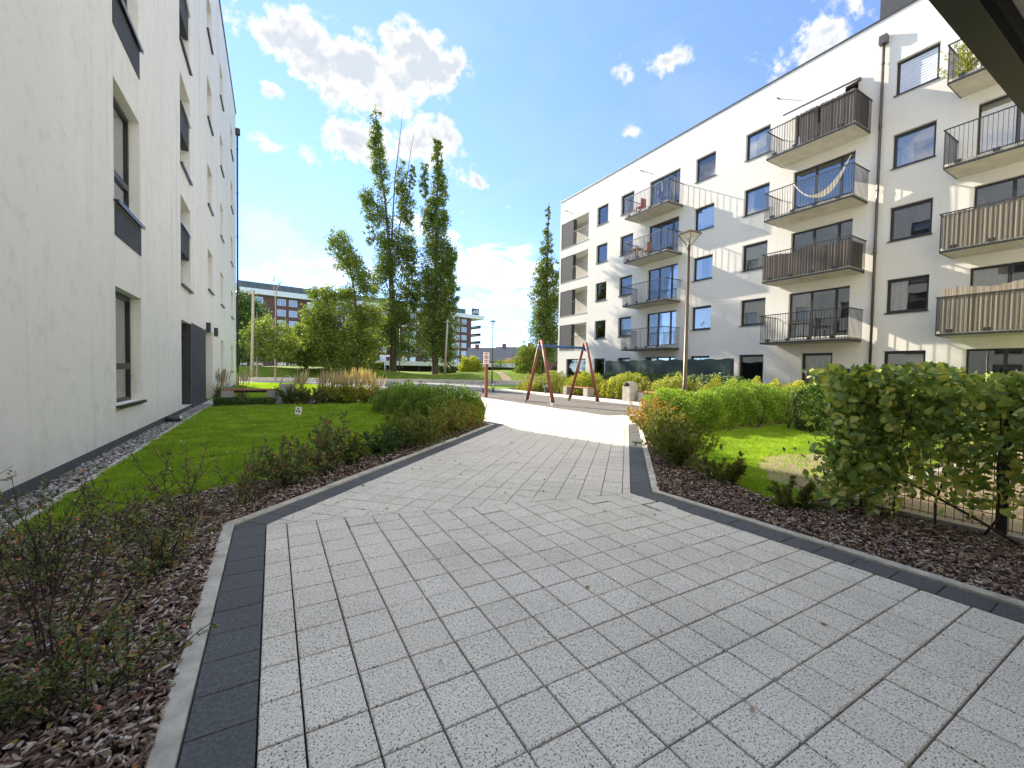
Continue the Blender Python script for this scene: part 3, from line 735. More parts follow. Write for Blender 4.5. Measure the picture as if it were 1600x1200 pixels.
# loggias at the far corner
for h in LOG[:-1]:
    u0,u1,v0,v1,e=h[:5]
    mb=MB(); FR.quad(mb,[(u0,v0,-e),(u1,v0,-e),(u1,v1,-e),(u0,v1,-e)]); lg=mb.build('loggia',M_WHITE,rb)
    m=MB(); FR.box(m,28.9,30.41,v0,v1,-.10,-.02); m.build('dark_panel',M_DARKR,lg)
    m=MB(); FR.box(m,28.75,28.899,v0,v1,-.36,-.02); m.build('dark_panel',M_DARKR,lg)
    m=MB(); FR.box(m,u0+.1,u0+1.0,v0+.02,v1-.1,-e+.005,-e+.06); m.build('loggia_door',M_GLASSD,lg)
    m=MB()
    for i in range(17): FR.box(m,u0+.06+i*.125,u0+.075+i*.125,v0+.02,v0+1.1,-.05,-.035)
    FR.box(m,u0,28.75,v0+1.1,v0+1.14,-.07,-.02); m.build('railing',M_STEEL,lg)['kind']='stuff'
    m=MB(); FR.box(m,u0-.04,u1+.04,v0-.05,v0-.002,-.3,.03); m.build('loggia_sill',M_CONC,lg)
hopper(FR,rb,7.98,15.0,.0,M_ZINC)
for u in(21.08,12.14,4.1,29.6):
    m=MB().tube([FR.p(u,15.07,-.02),FR.p(u,15.05,.28)],.028,8); m.build('overflow_spout',M_STEEL,rb,True)
# balconies: one set of meshes, one object each per flat
BL=3.52;BD=1.4
def balc_meshes(face):
    a=MB(); face.box(a,0,BL,.0,.15,.0,BD,False)
    e=MB(); face.box(e,-.02,BL+.02,-.015,.06,BD+.001,BD+.03,False);face.box(e,-.022,-.001,-.015,.06,.02,BD,False);face.box(e,BL+.001,BL+.022,-.015,.06,.02,BD,False)
    r=MB(); n=31
    for i in range(n+1):
        u=.01+i*(BL-.02)/n; t=.011 if i%8 else .024; face.box(r,u-t/2,u+t/2,.0,1.34,BD+.034,BD+.05,False)
    for s in(-.042,BL+.022):
        for i in range(13):
            w=.08+i*(BD-.02)/13; face.box(r,s,s+.02,.0,1.34,w,w+.012,False)
    t=MB(); face.box(t,-.05,BL+.05,1.34,1.375,BD+.018,BD+.062,False);face.box(t,-.052,-.012,1.34,1.375,.0,BD+.018,False);face.box(t,BL+.012,BL+.052,1.34,1.375,.0,BD+.018,False)
    k=MB()
    for u in(.4,1.3,2.2,3.1): face.box(k,u,u+.16,.10,.21,BD-.05,BD+.033,False)
    out=[m.mesh(n) for m,n in((a,'balcony'),(e,'steel_edge'),(r,'balusters'),(t,'handrail'),(k,'brackets'))]
    for me,mt in zip(out,(M_SOFFIT,M_STEEL,M_STEEL,M_STEEL,M_STEEL)): me.materials.append(mt)
    return out
def balcony(face,parent,u,v,ms):
    loc=face.p(u,v,.0); o=link('balcony',ms[0],None,parent,loc)
    for nm,me in zip(('steel_edge','balusters','handrail','brackets'),ms[1:]):
        c=link(nm,me,None,o,loc)
        if nm in('balusters','brackets'): c['kind']='stuff'
    return o
BMS=balc_meshes(FR)
for u in(17.74,8.36,2.10):
    for k in range(1,5): balcony(FR,rb,u,2.735+FL*(k-1),BMS)
# ---- reed screens, awning and furniture on those balconies
def reeds(label,u0,u1,v,w,hgt,mat,wav=.03,side=None,holes=()):
    t=thing('reed_screen',label,'reed screen',FR.p(u0,v,w)); mb=MB(); u=u0; i=0
    while u<u1:
        d=random.uniform(.012,.03); hh=hgt+wav*math.sin(u*4)+random.uniform(-.02,.02)
        if not any(a<u<b for a,b in holes): FR.box(mb,u,u+d*.9,v+random.uniform(0,.02),v+hh,w-.008+random.uniform(-.006,.006),w+.006)
        u+=d
    if side is not None:
        x=.1
        while x<w-.03:
            d=random.uniform(.012,.03); FR.box(mb,side-.008,side+.006,v,v+hgt+random.uniform(-.02,.02),x,x+d*.9); x+=d
    mb.build('reeds',mat,t)['kind']='stuff'
b=lambda k:2.735+FL*(k-1)+.1
reeds('dark brown reed screen under the white awning on the top balcony by the drainpipe',8.42,10.4,b(4),BD+.01,1.36,M_REEDD,.02,8.40,[(9.6,9.85)])
reeds('brown reed screen along the second-floor balcony left of the drainpipe',8.42,11.84,b(2),BD+.01,1.12,M_REEDD,.04,8.40)
reeds('tan reed screen along the second-floor balcony past the drainpipe',2.16,5.55,b(2),BD+.01,1.2,M_REED,.03)
reeds('tall tan reed screen rising above the rail of the lowest balcony past the drainpipe',2.16,5.52,b(1),BD+.01,1.52,M_REED,.05)
aw=thing('awning','white fabric awning folded over the top-floor balcony by the drainpipe','awning',FR.p(10,14.1,0))
m=MB(); FR.box(m,8.75,11.9,14.02,14.14,.0,.12); m.build('cassette',M_STEEL,aw)
m=MB(); FR.quad(m,[(8.8,14.05,.1),(11.85,14.05,.1),(11.85,13.35,1.25),(8.8,13.35,1.25)]);FR.quad(m,[(8.8,14.03,.1),(11.85,14.03,.1),(11.85,13.33,1.25),(8.8,13.33,1.25)]); m.build('canopy',M_CURT,aw)
m=MB()
for i in range(30):
    u=8.8+i*3.05/30; FR.quad(m,[(u,13.34,1.25),(u+.095,13.34,1.25),(u+.095,13.12-.03*(i%2),1.26),(u,13.12-.03*(i%2),1.26)])
m.build('valance',M_CURT,aw)
hm=thing('hammock','pale cloth hammock slung across the third-floor balcony by the drainpipe','hammock',FR.p(9.5,b(3),.7))
V=[];F=[]
for i in range(17):
    t=i/16; u=8.7+2.3*t; z=b(3)+.55+1.35*(2*t-1)**2*(.75 if t>.5 else 1.0)
    for j,s in enumerate((-1,0,1)): V.append(FR.p(u,z+.06*abs(s),.75+s*.28*math.sin(math.pi*t)))
for i in range(16):
    for j in range(2): a=i*3+j; F.append((a,a+1,a+4,a+3))
mm=MB(); mm.V=V; mm.F=F; mm.build('cloth',M_CURT,hm,True)
def chair(label,u,v,w,mat,fl=1):
    t=thing('balcony_chair',label,'chair',FR.p(u,v,w))
    m=MB(); FR.box(m,u,u+.45,v+.42,v+.46,w,w+.45); m.build('seat',mat,t)
    m=MB(); FR.box(m,u+(.0 if fl<0 else .41),u+(.04 if fl<0 else .45),v+.46,v+.95,w,w+.45); m.build('backrest',mat,t)
    for a in(0,.41):
        for c in(0,.41): l=MB(); FR.box(l,u+a,u+a+.035,v,v+.42,w+c,w+c+.035); l.build('leg',mat,t)
M_REDCL=simple('red_cloth',(.30,.03,.03),.8); M_BLUECL=simple('blue_plastic',(.03,.08,.30),.5)
chair('blue chair behind the rail of the far top balcony',18.3,b(4)+.06,.7,M_BLUECL)
chair('red folding chair on the far top balcony beside the blue one',20.1,b(4)+.06,.7,M_REDCL,-1)
chair('pale garden chair on the far third-floor balcony',19.6,b(3)+.06,.6,M_SEATW,-1)
chair('dark chair on the lowest balcony left of the drainpipe',9.3,b(1)+.06,.5,M_STEEL)
def table(label,u,v,w,mat,hh=.72):
    t=thing('balcony_table',label,'table',FR.p(u,v,w)); m=MB(); FR.box(m,u,u+.7,v+hh,v+hh+.03,w,w+.6); m.build('table_top',mat,t)
    for a in(.02,.64):
        for c in(.02,.54): l=MB(); FR.box(l,u+a,u+a+.04,v,v+hh,w+c,w+c+.04); l.build('leg',mat,t)
table('brown table on the far third-floor balcony',20.4,b(3)+.06,.5,M_SEATW)
table('small dark table on the lowest balcony left of the drainpipe',10.1,b(1)+.06,.5,M_STEEL)
def rot_tilt(): pass
# ---- block along the left of the court
FLW=Face((-1.96,0,0),(0,1,0),(1,0,0))
lb=tag(link('apartment_building',None,None,None,(-1.96,0,0)),'white five-storey apartment block with weathered render and deep dark windows beside the lawn','building')
H=[];W=[]
for k in range(5):
    z=FL*k
    h=(8.07,9.42,.60+z,2.32+z,.17); H.append(h); W.append(('A',k,h))
    h=(3.2,4.5,.60+z,2.32+z,.17); H.append(h); W.append(('A',k,h))
    if k>0: h=(13.05,14.5,.26+z,2.44+z,.24); H.append(h); W.append(('S',k,h))
    for c,(a,b_) in dict(B=(17.98,19.32),C=(22.05,23.3),D=(27.2,28.6)).items():
        if c=='B' and k==0: continue
        h=(a,b_,.92+z,2.33+z,.28); H.append(h); W.append((c,k,h))
H+=[(13.05,14.5,.12,2.33,1.1),(17.3,19.3,-.1,2.44,1.1)]
FLW.wall(-9,30.8,-.1,16.4,H).build('wall',M_WHITE_L,lb)
mb=MB(); mb.poly([(-1.96,30.8,-.1),(-1.96,30.8,16.4),(-15,30.8,16.4),(-15,30.8,-.1)]); mb.poly([(-15,30.8,-.1),(-15,30.8,16.4),(-15,-9,16.4),(-15,-9,-.1)]); mb.poly([(-15,-9,-.1),(-15,-9,16.4),(-1.96,-9,16.4),(-1.96,-9,-.1)])
mb.build('end_wall',M_WHITE_L,lb)
MB().box(-14.95,-2.02,-8.95,30.74,15.9,16.1).build('roof',M_CONC,lb)
mb=MB(); FLW.box(mb,-9.04,30.84,16.4,16.45,-.4,.045); mb.build('roof_coping',M_STEEL,lb)
mb=MB(); FLW.box(mb,-9,14.45,-.1,.115,.0,.010); FLW.box(mb,19.32,30.8,-.1,.10,.0,.010); FLW.box(mb,14.52,17.28,-.1,.115,.014,.026); mb.build('plinth',M_PLINTH,lb)
mb=MB(); FLW.box(mb,14.5,17.28,.0,2.38,.001,.012); mb.build('dark_panel',M_DARKR,lb)
for c,k,h in W:
    if c=='A':
        o=window(FLW,lb,h,'transom',[(.80,.97)],sill_out=.06,sill=M_SILL)
        if k>0:
            m=MB(); FLW.box(m,h[0],h[1],h[2]-.50,h[2]-.055,.001,.012); m.build('dark_panel',M_DARKR,o)
        # tilted sash leaning into the room
        s=MB(); L=h[3]-h[2]; z0=h[2]+.30*L+.11; z1=h[3]-.10
        for a,b_ in((h[0]+.06,h[0]+.13),(h[1]-.13,h[1]-.06)):
            s.beam(FLW.p((a+b_)/2,z0,-.20),FLW.p((a+b_)/2,z1,-.36),.07,.05,(1,0,0))
        s.beam(FLW.p(h[0]+.06,z1,-.36),FLW.p(h[1]-.06,z1,-.36),.05,.07); s.build('tilted_sash',M_FRAME,o)
    elif c=='S':
        o=window(FLW,lb,h,'plain',None,sill_out=.06)
        zz=h[2]+.86
        m=MB(); FLW.box(m,h[0]+.001,h[1]-.001,zz,zz+.62,-.20,-.03); m.build('dark_panel',M_DARKR,o)
        m=MB(); FLW.box(m,h[0]+.0015,h[1]-.0015,zz+.621,zz+.645,-.20,.03); m.build('panel_sill',M_SILLB,o)
    else: window(FLW,lb,h,'plain',None,sill_out=.06)
# bin-store recess and entrance recess
m=MB(); FLW.box(m,13.02,14.53,.05,2.36,-1.16,-1.10); m.build('recess_back',M_DARKR,lb)
m=MB()
for z in(.55,1.5,1.62): FLW.box(m,13.06,14.49,z,z+.05,-.55,-.30)
FLW.box(m,13.06,14.49,.98,1.42,-.42,-.36); m.build('recess_shelf',M_PLINTH,lb)
m=MB(); FLW.box(m,13.052,14.498,.121,2.329,-1.08,-.35); 
m=MB(); FLW.box(m,14.47,14.499,.122,2.328,-1.09,-.002); m.build('recess_side',M_DARKR,lb)
m=MB(); FLW.box(m,17.3,19.3,-.1,2.44,-1.2,-1.13); dr=m.build('entrance_door',M_GLASSD,lb)
m=MB(); FLW.box(m,17.35,18.2,.0,2.1,-1.12,-1.08); m.build('door_leaf',M_FRAME,dr)
m=MB(); m.tube([FLW.p(18.1,.9,-1.05),FLW.p(18.1,1.3,-1.05)],.018,8); m.build('handle',M_SILLB,dr)
for u in(17.55,19.75):
    m=MB(); FLW.box(m,u-.09,u+.09,2.33,2.66,.005,.12); m.build('wall_lamp',M_STEEL,lb,bevel=.01)
hopper(FLW,lb,30.6,15.1,.0,M_STEEL)
# ---- wing behind the viewpoint whose first-floor balcony hangs over the path
FW=Face((0,-.78,0),(1,0,0),(0,1,0))
wb=tag(link('apartment_building',None,None,None,(0,-.78,0)),'white wing whose railed balcony juts in at the top corner of the view','building')
hw=[(5.9+i*4,7.2+i*4,.92+FL*k,2.30+FL*k,.17) for i in range(4) for k in range(5)]+[(2.6,5.1,.12+FL*k,2.30+FL*k,.17) for k in range(1,5)]
FW.wall(1.3,22.0,-.1,16.1,hw).build('wall',M_WHITE,wb)
MB().box(1.36,22,-12,-.84,15.7,16.05).build('roof',M_CONC,wb)
MB().box(1.3,1.36,-12,-.785,-.1,16.1).build('end_wall',M_WHITE,wb)
for h in hw: 
    if h[2]<3.4: window(FW,wb,h,'plain' if h[3]-h[2]<1.5 else 'door3',[(.02,.98)],sill_out=0)
ob=MB(); FW.box(ob,1.95,5.6,2.74,2.90,.0,1.31); bal=ob.build('balcony',M_SOFFIT,wb)
m=MB(); FW.box(m,1.9,5.65,2.66,2.90,1.37,1.445); FW.box(m,1.9,5.65,2.655,2.6595,1.345,1.37); m.build('steel_channel',M_STEEL,bal)
m=MB()
FW.box(m,1.96,5.6,2.80,2.86,1.311,1.369)
m.build('gap_seal',M_STEEL,bal)
m=MB()
for i in range(33): u=1.95+i*.112; FW.box(m,u,u+.012,2.78,4.05,1.447,1.462)
m.build('balusters',M_STEEL,bal)['kind']='stuff'
m=MB(); FW.box(m,1.9,5.65,4.05,4.09,1.43,1.475); m.build('handrail',M_STEEL,bal)
# ------------------------------------------------------------------ vegetation
LAT=np.array([.869,-.495,0]); DEP=np.array([.495,.869,0])
def ellip(c,r,n,shell=.5):
    d=unit(rng.normal(size=(n,3))); q=rng.uniform(size=(n,1))**shell
    return np.asarray(c)+d*q*np.asarray(r)
def tree(name,label,base,clumps,trunk,mat,leaf,group=None,bark=M_BARK,gap=.0,bare=(),up=.2,cat_='tree',sc=1.0,deep=.85):
    """clumps: (lateral, height, half-width, half-height, leaves, depth) metres from the base; trunk: [(lat,z,r)...]"""
    base=np.array(base,float); t=thing(name,label,cat_,base,group)
    L3=lambda x,z,d=0: LAT*x+DEP*d+np.array([0,0,z])
    parts=[tri_tube([L3(x,z) for x,z,_ in trunk],[r for *_,r in trunk],9)]
    lv=[]
    tz=np.array([z for _,z,_ in trunk]); tx=np.array([x for x,_,_ in trunk])
    for i,(x,z,rx,rz,n,d) in enumerate(clumps):
        n=int(n*1.7)
        c=L3(x,z,d); zz=max(min(z-rz*.75,tz[-1]),tz[0]+.2*(tz[-1]-tz[0])); s=L3(np.interp(zz,tz,tx),zz)
        mid=(s+c)/2+rng.normal(size=3)*.15*rx; r0=.02+.018*rx
        e=c+np.array([0,0,rz*.7])
        parts.append(tri_tube([s,mid,c,e],[r0*1.5,r0,r0*.6,.008],5))
        for j in range(max(4,int(n/160))):
            q=ellip(c,(rx*.8,rx*.8,rz*.85),1)[0]; a=c+(e-c)*rng.uniform(-.6,.9); parts.append(tri_tube([a,(a+q)/2+rng.normal(size=3)*.06*rx,q],[r0*.45,r0*.25,.006],4))
        # foliage sits in tufts so that sky shows between them
        m=max(3,int(n/26)); tc=ellip((0,0,0),(1,1,1),m,.42)
        P=np.repeat(tc,26,0)[:n]; k=len(P); P=P+rng.normal(size=(k,3))*np.array([[.17,.17,.17*min(1,rx/rz)]])*1.05
        P=c+P[:,:1]*LAT*rx+P[:,1:2]*DEP*rx*deep+P[:,2:]*np.array([[0,0,rz]])
        if gap: P=P[wob(P,1.1/rx*sc,i)>gap-.9]
        lv.append(P)
    for x0,z0,x1,z1,r in bare:
        a=L3(x0,z0);b_=L3(x1,z1); parts.append(tri_tube([a,(a+b_)/2+rng.normal(size=3)*.15,b_],[r,r*.6,.01],5))
        for j in range(9):
            f=rng.uniform(.3,.95); q=a+(b_-a)*f; parts.append(tri_tube([q,q+np.array([rng.normal()*.35,rng.normal()*.35,rng.uniform(.5,1.1)])],[.018,.006],4))
    V,F=cat(parts); link('trunk',np_mesh('trunk',V,F,True),bark,t).location=(0,0,0)
    V,F=leaves(np.concatenate(lv),leaf,up,.72); link('crown',np_mesh('crown',V,F),mat,t).location=(0,0,0)
    return t
gz=lambda x,y: float(bank_h(np.array(x),np.array(y)))-.05
PG='tall poplars beyond the road'
u=.0717
tree('poplar_tree','tallest ragged poplar with bare dead twigs at its top beyond the road',(11.57,47.5,gz(11.57,47.5)),
 [(-2.0,27.0,.75,2.2,900,0),(-1.9,24.0,.95,2.4,1300,.3),(-1.4,20.8,1.0,2.5,1300,-.2),(-2.9,18.9,1.0,1.6,900,.2),(-1.5,17.0,1.4,2.4,2000,0),(.9,20.6,.8,2.8,1300,.2),(1.5,17.3,.95,3.0,1800,-.3),(2.0,21.6,.45,1.5,350,0),
  (-.5,13.6,1.5,2.6,2600,.3),(1.5,13.2,1.2,2.8,2300,.2),(-.7,10.4,1.5,2.6,2400,-.3),(1.7,9.6,1.35,2.8,2400,.2),(-.2,7.2,1.8,2.4,2600,.4),(1.5,5.8,1.5,2.3,2200,-.4),(-1.0,4.2,1.5,1.9,2000,.2),(1.2,2.9,1.5,1.6,1400,.2),(2.6,8.2,.7,2.2,700,0),(-2.6,15.2,.6,1.2,350,0)],
 [(.15,0,.42),(.1,4,.36),(-.1,9,.28),(-.4,14,.2),(-.9,19,.12),(-1.5,23,.07),(-2.0,28.5,.02)],M_LF_POP,.20,PG,gap=.28,bare=[(-.2,14,1.0,29.0,.10),(.3,13,2.2,26.6,.09)],up=.0)
tree('poplar_tree','slim dense poplar standing between its ragged neighbour and the white fin of the brick block',(15.35,44.2,gz(15.35,44.2)),
 [(.1,23.4,.55,2.4,1000,0),(.35,20.2,.85,2.6,1700,.2),(-1.2,20.5,.55,2.4,800,-.2),(-.6,17.0,1.05,2.8,2000,.2),(.7,16.2,.9,2.6,1500,-.2),(-.2,13.0,1.35,2.8,2600,.2),(1.0,12.4,.9,2.4,1500,.2),(1.75,12.4,.65,2.2,1000,0),(-.9,9.6,1.2,2.6,2200,-.3),(.6,9.2,1.4,2.6,2600,.2),(1.8,8.6,.8,2.6,1300,0),(-.6,6.2,1.5,2.5,2700,.3),(1.2,5.8,1.4,2.5,2500,-.2),(-.3,3.4,1.7,2.0,2600,.2),(1.2,2.8,1.4,1.8,1800,.3)],
 [(.1,0,.36),(.1,5,.3),(.1,11,.22),(.1,17,.13),(.1,25.2,.02)],M_LF_POP,.20,PG,gap=.2,up=.1)
tree('poplar_tree','narrow thin-topped poplar behind the far corner of the balconied block',(26.95,39.9,gz(27,39.9)),
 [(.1,17.0,.35,2.2,380,0),(.0,14.2,.7,2.2,900,0),(-.4,11.4,1.0,2.3,1500,.2),(.7,11.0,.9,2.3,1300,-.2),(-.5,8.2,1.3,2.3,2200,.2),(.7,7.6,1.3,2.3,2200,-.2),(-.3,5.0,1.5,2.2,2400,.3),(.8,4.4,1.3,2.0,1800,0),(0,2.3,1.5,1.5,1400,0)],
 [(0,0,.3),(0,6,.22),(.1,12,.12),(.15,19.2,.02)],M_LF_POP,.20,PG,gap=.3,up=.2)
tree('broadleaf_tree','leaning broadleaf tree with loose light-green crown next to the tallest poplar',(6.3,42.45,gz(6.3,42.45)),
 [(-1.10,12.60,1.22,1.30,945,0),(-0.24,11.00,1.34,1.20,1080,.3),(0.73,9.90,1.22,1.20,945,-.2),(1.34,8.60,1.22,1.30,1080,.2),(-2.44,7.60,1.34,1.00,1080,0),(-0.73,7.90,1.46,1.20,1350,.4),(-2.93,5.60,1.71,1.30,2160,.2),(-0.73,5.40,2.20,1.60,3240,-.5),(1.34,5.60,1.71,1.60,2430,.4),(-2.20,3.30,2.07,1.50,3105,-.2),(0.24,3.00,2.32,1.50,3510,.3),(1.95,3.00,1.46,1.40,1890,0),(-0.24,1.40,2.68,1.00,2430,.4)],
 [(.9,0,.22),(.85,3,.19),(.7,6,.15),(.3,9,.09),(-.7,13.2,.02)],M_LF_TREE,.19,None,gap=.3)
LG='trees in front of the brick block'
tree('broadleaf_tree','dark dense tree half hidden by the drainpipe corner of the white wall',(-3.2,52,gz(-3,52)),
 [(0.00,6.47,1.80,1.40,2070,0),(1.42,5.46,1.61,1.40,1710,.3),(-1.14,4.99,1.71,1.48,1620,0),(0.38,3.43,2.28,1.56,2520,.5),(2.28,3.28,1.80,1.56,1800,-.3),(0.95,1.72,2.47,1.25,2160,0)],[(0,0,.25),(.1,4,.2),(.2,8.5,.03)],M_LF_DARK,.22,LG,gap=.15)
tree('young_tree','young tree with a thin pale trunk and airy crown behind the bench',(.18,41.3,gz(.18,41.3)),
 [(-0.19,4.90,1.04,0.79,640,0),(0.66,4.18,1.14,0.79,720,.2),(-0.95,4.03,1.14,0.79,720,-.3),(0.10,3.31,1.42,0.79,1040,.3),(1.42,3.10,0.95,0.72,560,.2),(-1.42,2.88,0.95,0.65,560,-.1),(0.28,2.38,1.33,0.58,640,0)],[(0,0,.075),(0,4,.06),(.05,7.6,.02)],M_LF_TREE,.16,LG,M_BIRCH,gap=.45,bare=[(0,6.5,.4,9.4,.03),(0,6.5,-.2,9.0,.02)])
tree('young_tree','small tree with twin pale stems close to the white wall corner',(-1.3,43.2,gz(-1.3,43.2)),
 [(0.00,4.59,1.14,1.02,1080,0),(0.85,3.91,0.95,0.94,810,0),(-0.57,3.40,1.23,1.02,1080,0),(0.47,2.55,1.33,0.85,1080,.4)],[(.1,0,.085),(.12,3,.07),(.1,6,.02)],M_LF_TREE,.17,LG,M_BIRCH,gap=.35)
tree('broadleaf_tree','round bushy tree with dark shaded base between the young tree and the leaning tree',(2.9,46.5,gz(3,46.5)),
 [(0.00,3.54,1.61,0.95,1700,0),(1.42,2.86,1.42,0.95,1530,.3),(-1.42,2.72,1.52,1.02,1615,0),(0.28,2.04,2.09,1.02,2210,-.6),(2.09,1.63,1.52,0.88,1360,0),(-1.52,1.36,1.71,0.88,1445,.3),(0.38,0.88,2.28,0.68,1530,-.5)],[(0,0,.2),(.1,3,.14),(.1,5.6,.03)],M_LF_TREE,.20,LG,gap=.1)
tree('broadleaf_tree','low dark green tree under the leaning tree by the pale carport',(8.0,50,gz(8,50)),
 [(0,3.6,1.7,1.4,1700,0),(1.3,2.6,1.6,1.3,1500,0),(-1.4,2.4,1.7,1.3,1600,0),(.2,1.4,2.3,1.1,1700,0)],[(0,0,.18),(.1,2,.12),(.1,4,.03)],M_LF_DARK,.2,LG,gap=.1)
def bush(name,label,base,w,d,h,n,leaf,mat,ang=0,up=.3,stems=14,group=None,bump=.28,cat_='shrub',p=3.2,big=False,wid=.6,inner=.45,sc=4.5,twig=M_TWIG,low=0):
    """clipped or bushy shrub filling a rounded box w x d x h turned by ang"""
    base=np.array(base,float); t=thing(name,label,cat_,base,group); out=[];got=0
    c,s=math.cos(ang),math.sin(ang)
    for _ in range(40):
        Q=rng.uniform((-1.2,-1.2,low/h),(1.2,1.2,1.25),(n*2,3))
        ru=max(w,d)/2; ax=np.maximum(np.abs(Q[:,0])*w/2-(w/2-min(w,d)/2),0)/(min(w,d)/2); ay=np.maximum(np.abs(Q[:,1])*d/2-(d/2-min(w,d)/2),0)/(min(w,d)/2)
        rad=np.sqrt(ax**2+ay**2); q=(np.abs(rad)**p+np.abs(Q[:,2])**p)**(1/p)
        W3=np.stack([Q[:,0]*w/2,Q[:,1]*d/2,Q[:,2]*h],1)
        lim=1+bump*.5*wob(W3,sc,len(out)*0+int(abs(base[0]*7+base[1]*3)))-.1
        fr=q/lim; k=(fr<1)&((fr>.72)|(rng.uniform(size=len(q))<inner)); out.append(W3[k]); got+=k.sum()
        if got>n: break
    P=np.concatenate(out)[:n]; P=np.stack([P[:,0]*c-P[:,1]*s,P[:,0]*s+P[:,1]*c,P[:,2]],1)
    dirs=np.stack([P[:,0]/w,P[:,1]/d,P[:,2]*0],1)*1.2
    V,F=leaves(P,leaf,up,wid,.14,big,dirs); link('foliage',np_mesh('foliage',V,F),mat,t).location=(0,0,0)
    parts=[]
    for i in range(stems):
        x,y=rng.uniform(-.42,.42)*w,rng.uniform(-.42,.42)*d; x,y=x*c-y*s,x*s+y*c
        for j in range(4):
            q=np.array([x,y,0])+np.array([rng.normal()*.12,rng.normal()*.12,h*rng.uniform(.6,.98)]); parts.append(tri_tube([(x,y,-.02),(np.array([x,y,0])+q)/2+rng.normal(size=3)*.04,q],[.010,.007,.003],4))
    V,F=cat(parts); o=link('stems',np_mesh('stems',V,F,True),twig,t); o.location=(0,0,0); o['kind']='stuff'
    return t
# clipped hedges either side of the path
bush('hedge','rounded bright green clipped hedge at the end of the shade-side bed',(3.32,10.6,0),4.7,1.35,.78,52000,.044,M_LF_HEDGE,R(101),.15,40,cat_='hedge',bump=.5,sc=3.4,inner=.3)
bush('hedge','bronze-tipped low hedge end facing the plaza beside the rounded green hedge',(3.86,8.75,0),1.3,.75,.62,13000,.036,M_LF_MIX,R(60),.5,20,cat_='hedge')
bush('hedge','long bright green clipped hedge behind the sunlit grass',(10.6,6.25,0),7.2,1.25,.90,90000,.046,M_LF_HEDGE,R(3),.15,60,cat_='hedge',bump=.55,sc=3.0,inner=.3)
# bushy rows in front of the balconied block
bush('hedge','yellow-green bushy hedge behind the concrete benches',(15.0,17.8,0),12.5,1.7,1.08,42000,.085,M_LF_YELLOW,R(91),1.3,60,bump=.5,cat_='hedge',sc=3.0)
bush('hedge','yellow-green bushy row between the lamp post and the white wall',(15.6,8.7,0),5.6,1.6,1.0,20000,.085,M_LF_YELLOW,R(93),1.3,30,bump=.5,cat_='hedge',sc=3.0)
bush('hedge','dark green hedge below the dark garden screen',(18.1,15.8,0),9.5,1.3,1.28,15000,.11,M_LF_DARK,R(91),.6,40,bump=.3,cat_='hedge')
bush('shrub','grey-green low shrub at the playground edge beyond the swing',(14.0,22.3,0),2.6,1.3,.62,5000,.07,M_LF_MIX,R(90),.6)
bush('shrub','reddish low bush beside the far lawn behind the swing',(19.5,27.5,0),2.2,1.4,.95,4000,.10,M_LF_BARB,R(70),.6)
bush('shrub','glossy dark evergreen shrub where the long hedge meets the fence hedge',(10.6,4.55,0),1.7,1.2,1.22,9000,.065,M_LF_DARK,0,.4)
bush('shrub','pale yellow bush on the bank below the brick block',(20.46,45.9,gz(20.4,45.9)),3.0,2.4,1.9,5200,.17,M_LF_YELLOW,0,.8,bump=.5)
bush('shrub','round light green bush beside the narrow poplar',(25.2,40.6,gz(25,40.6)),3.4,3.0,3.4,7500,.17,M_LF_TREE,0,.6,bump=.5,p=2.3)
bush('shrub','rusty bush in front of the slate-roofed houses',(36,62,gz(36,62)),5,3,2.2,2600,.25,M_LF_BARB,0,.6,bump=.6,p=2.3)
for i,(x,y,w,h,mt,lb_) in enumerate([(9.6,47.0,2.6,.9,M_LF_TREE,'low scrub at the foot of the tallest poplar'),(17.2,45.2,2.4,.8,M_LF_DARK,'low scrub at the foot of the slim dense poplar'),(31.5,57,5,2.0,M_LF_TREE,'green scrub between the carport and the old houses')]):
    bush('scrub',lb_,(x,y,gz(x,y)),w,1.6,h,2600,.15,mt,0,.6,bump=.6,p=2.4)
# twiggy shrubs
def twiggy(name,label,base,h,spread,ns,mat,leaf,lean=(0,0),dens=1.0,group=None,rad=.0042):
    base=np.array(base,float); t=thing(name,label,'shrub',base,group); parts=[];LP=[];LD=[]
    for i in range(ns):
        a=rng.uniform(0,6.28); tl=rng.uniform(.1,1)*spread; d=unit(np.array([[math.cos(a)*tl+lean[0],math.sin(a)*tl+lean[1],1.0]]))[0]
        p=np.array([rng.normal()*.04,rng.normal()*.04,-.01]); L=h*rng.uniform(.65,1.15); n=8; pts=[p]
        for j in range(n):
            d=unit((d+rng.normal(size=3)*.16+np.array([math.cos(a),math.sin(a),-.25])*.05*tl)[None])[0]; p=p+d*L/n; pts.append(p)
        parts.append(tri_tube(pts,list(np.linspace(rad,rad*.35,n+1)),5))
        for j in range(2,n+1):
            for s in range(3 if rng.uniform()<.8*dens else 1):
                b=unit((pts[j]-pts[j-1]+rng.normal(size=3)*L/n*1.1)[None])[0]; q=[pts[j]]; l=h*rng.uniform(.08,.24)*(1.2-.6*j/n)
                for k in range(3): b=unit((b+rng.normal(size=3)*.25)[None])[0]; q.append(q[-1]+b*l/3)
                parts.append(tri_tube(q,[rad*.42,rad*.34,rad*.28,rad*.18],3))
                m=int(rng.integers(5,11)*dens); tt=rng.uniform(.1,1,m)
                for f in tt: LP.append(q[0]+(q[-1]-q[0])*f+rng.normal(size=3)*.006); LD.append(b+rng.normal(size=3)*.5)
    V,F=cat(parts); o=link('stems',np_mesh('stems',V,F,True),M_TWIG,t); o.location=(0,0,0); o['kind']='stuff'
    V,F=leaves(np.array(LP),leaf,.25,.5,.10,False,np.array(LD)*1.2); link('foliage',np_mesh('foliage',V,F),mat,t).location=(0,0,0)
    return t
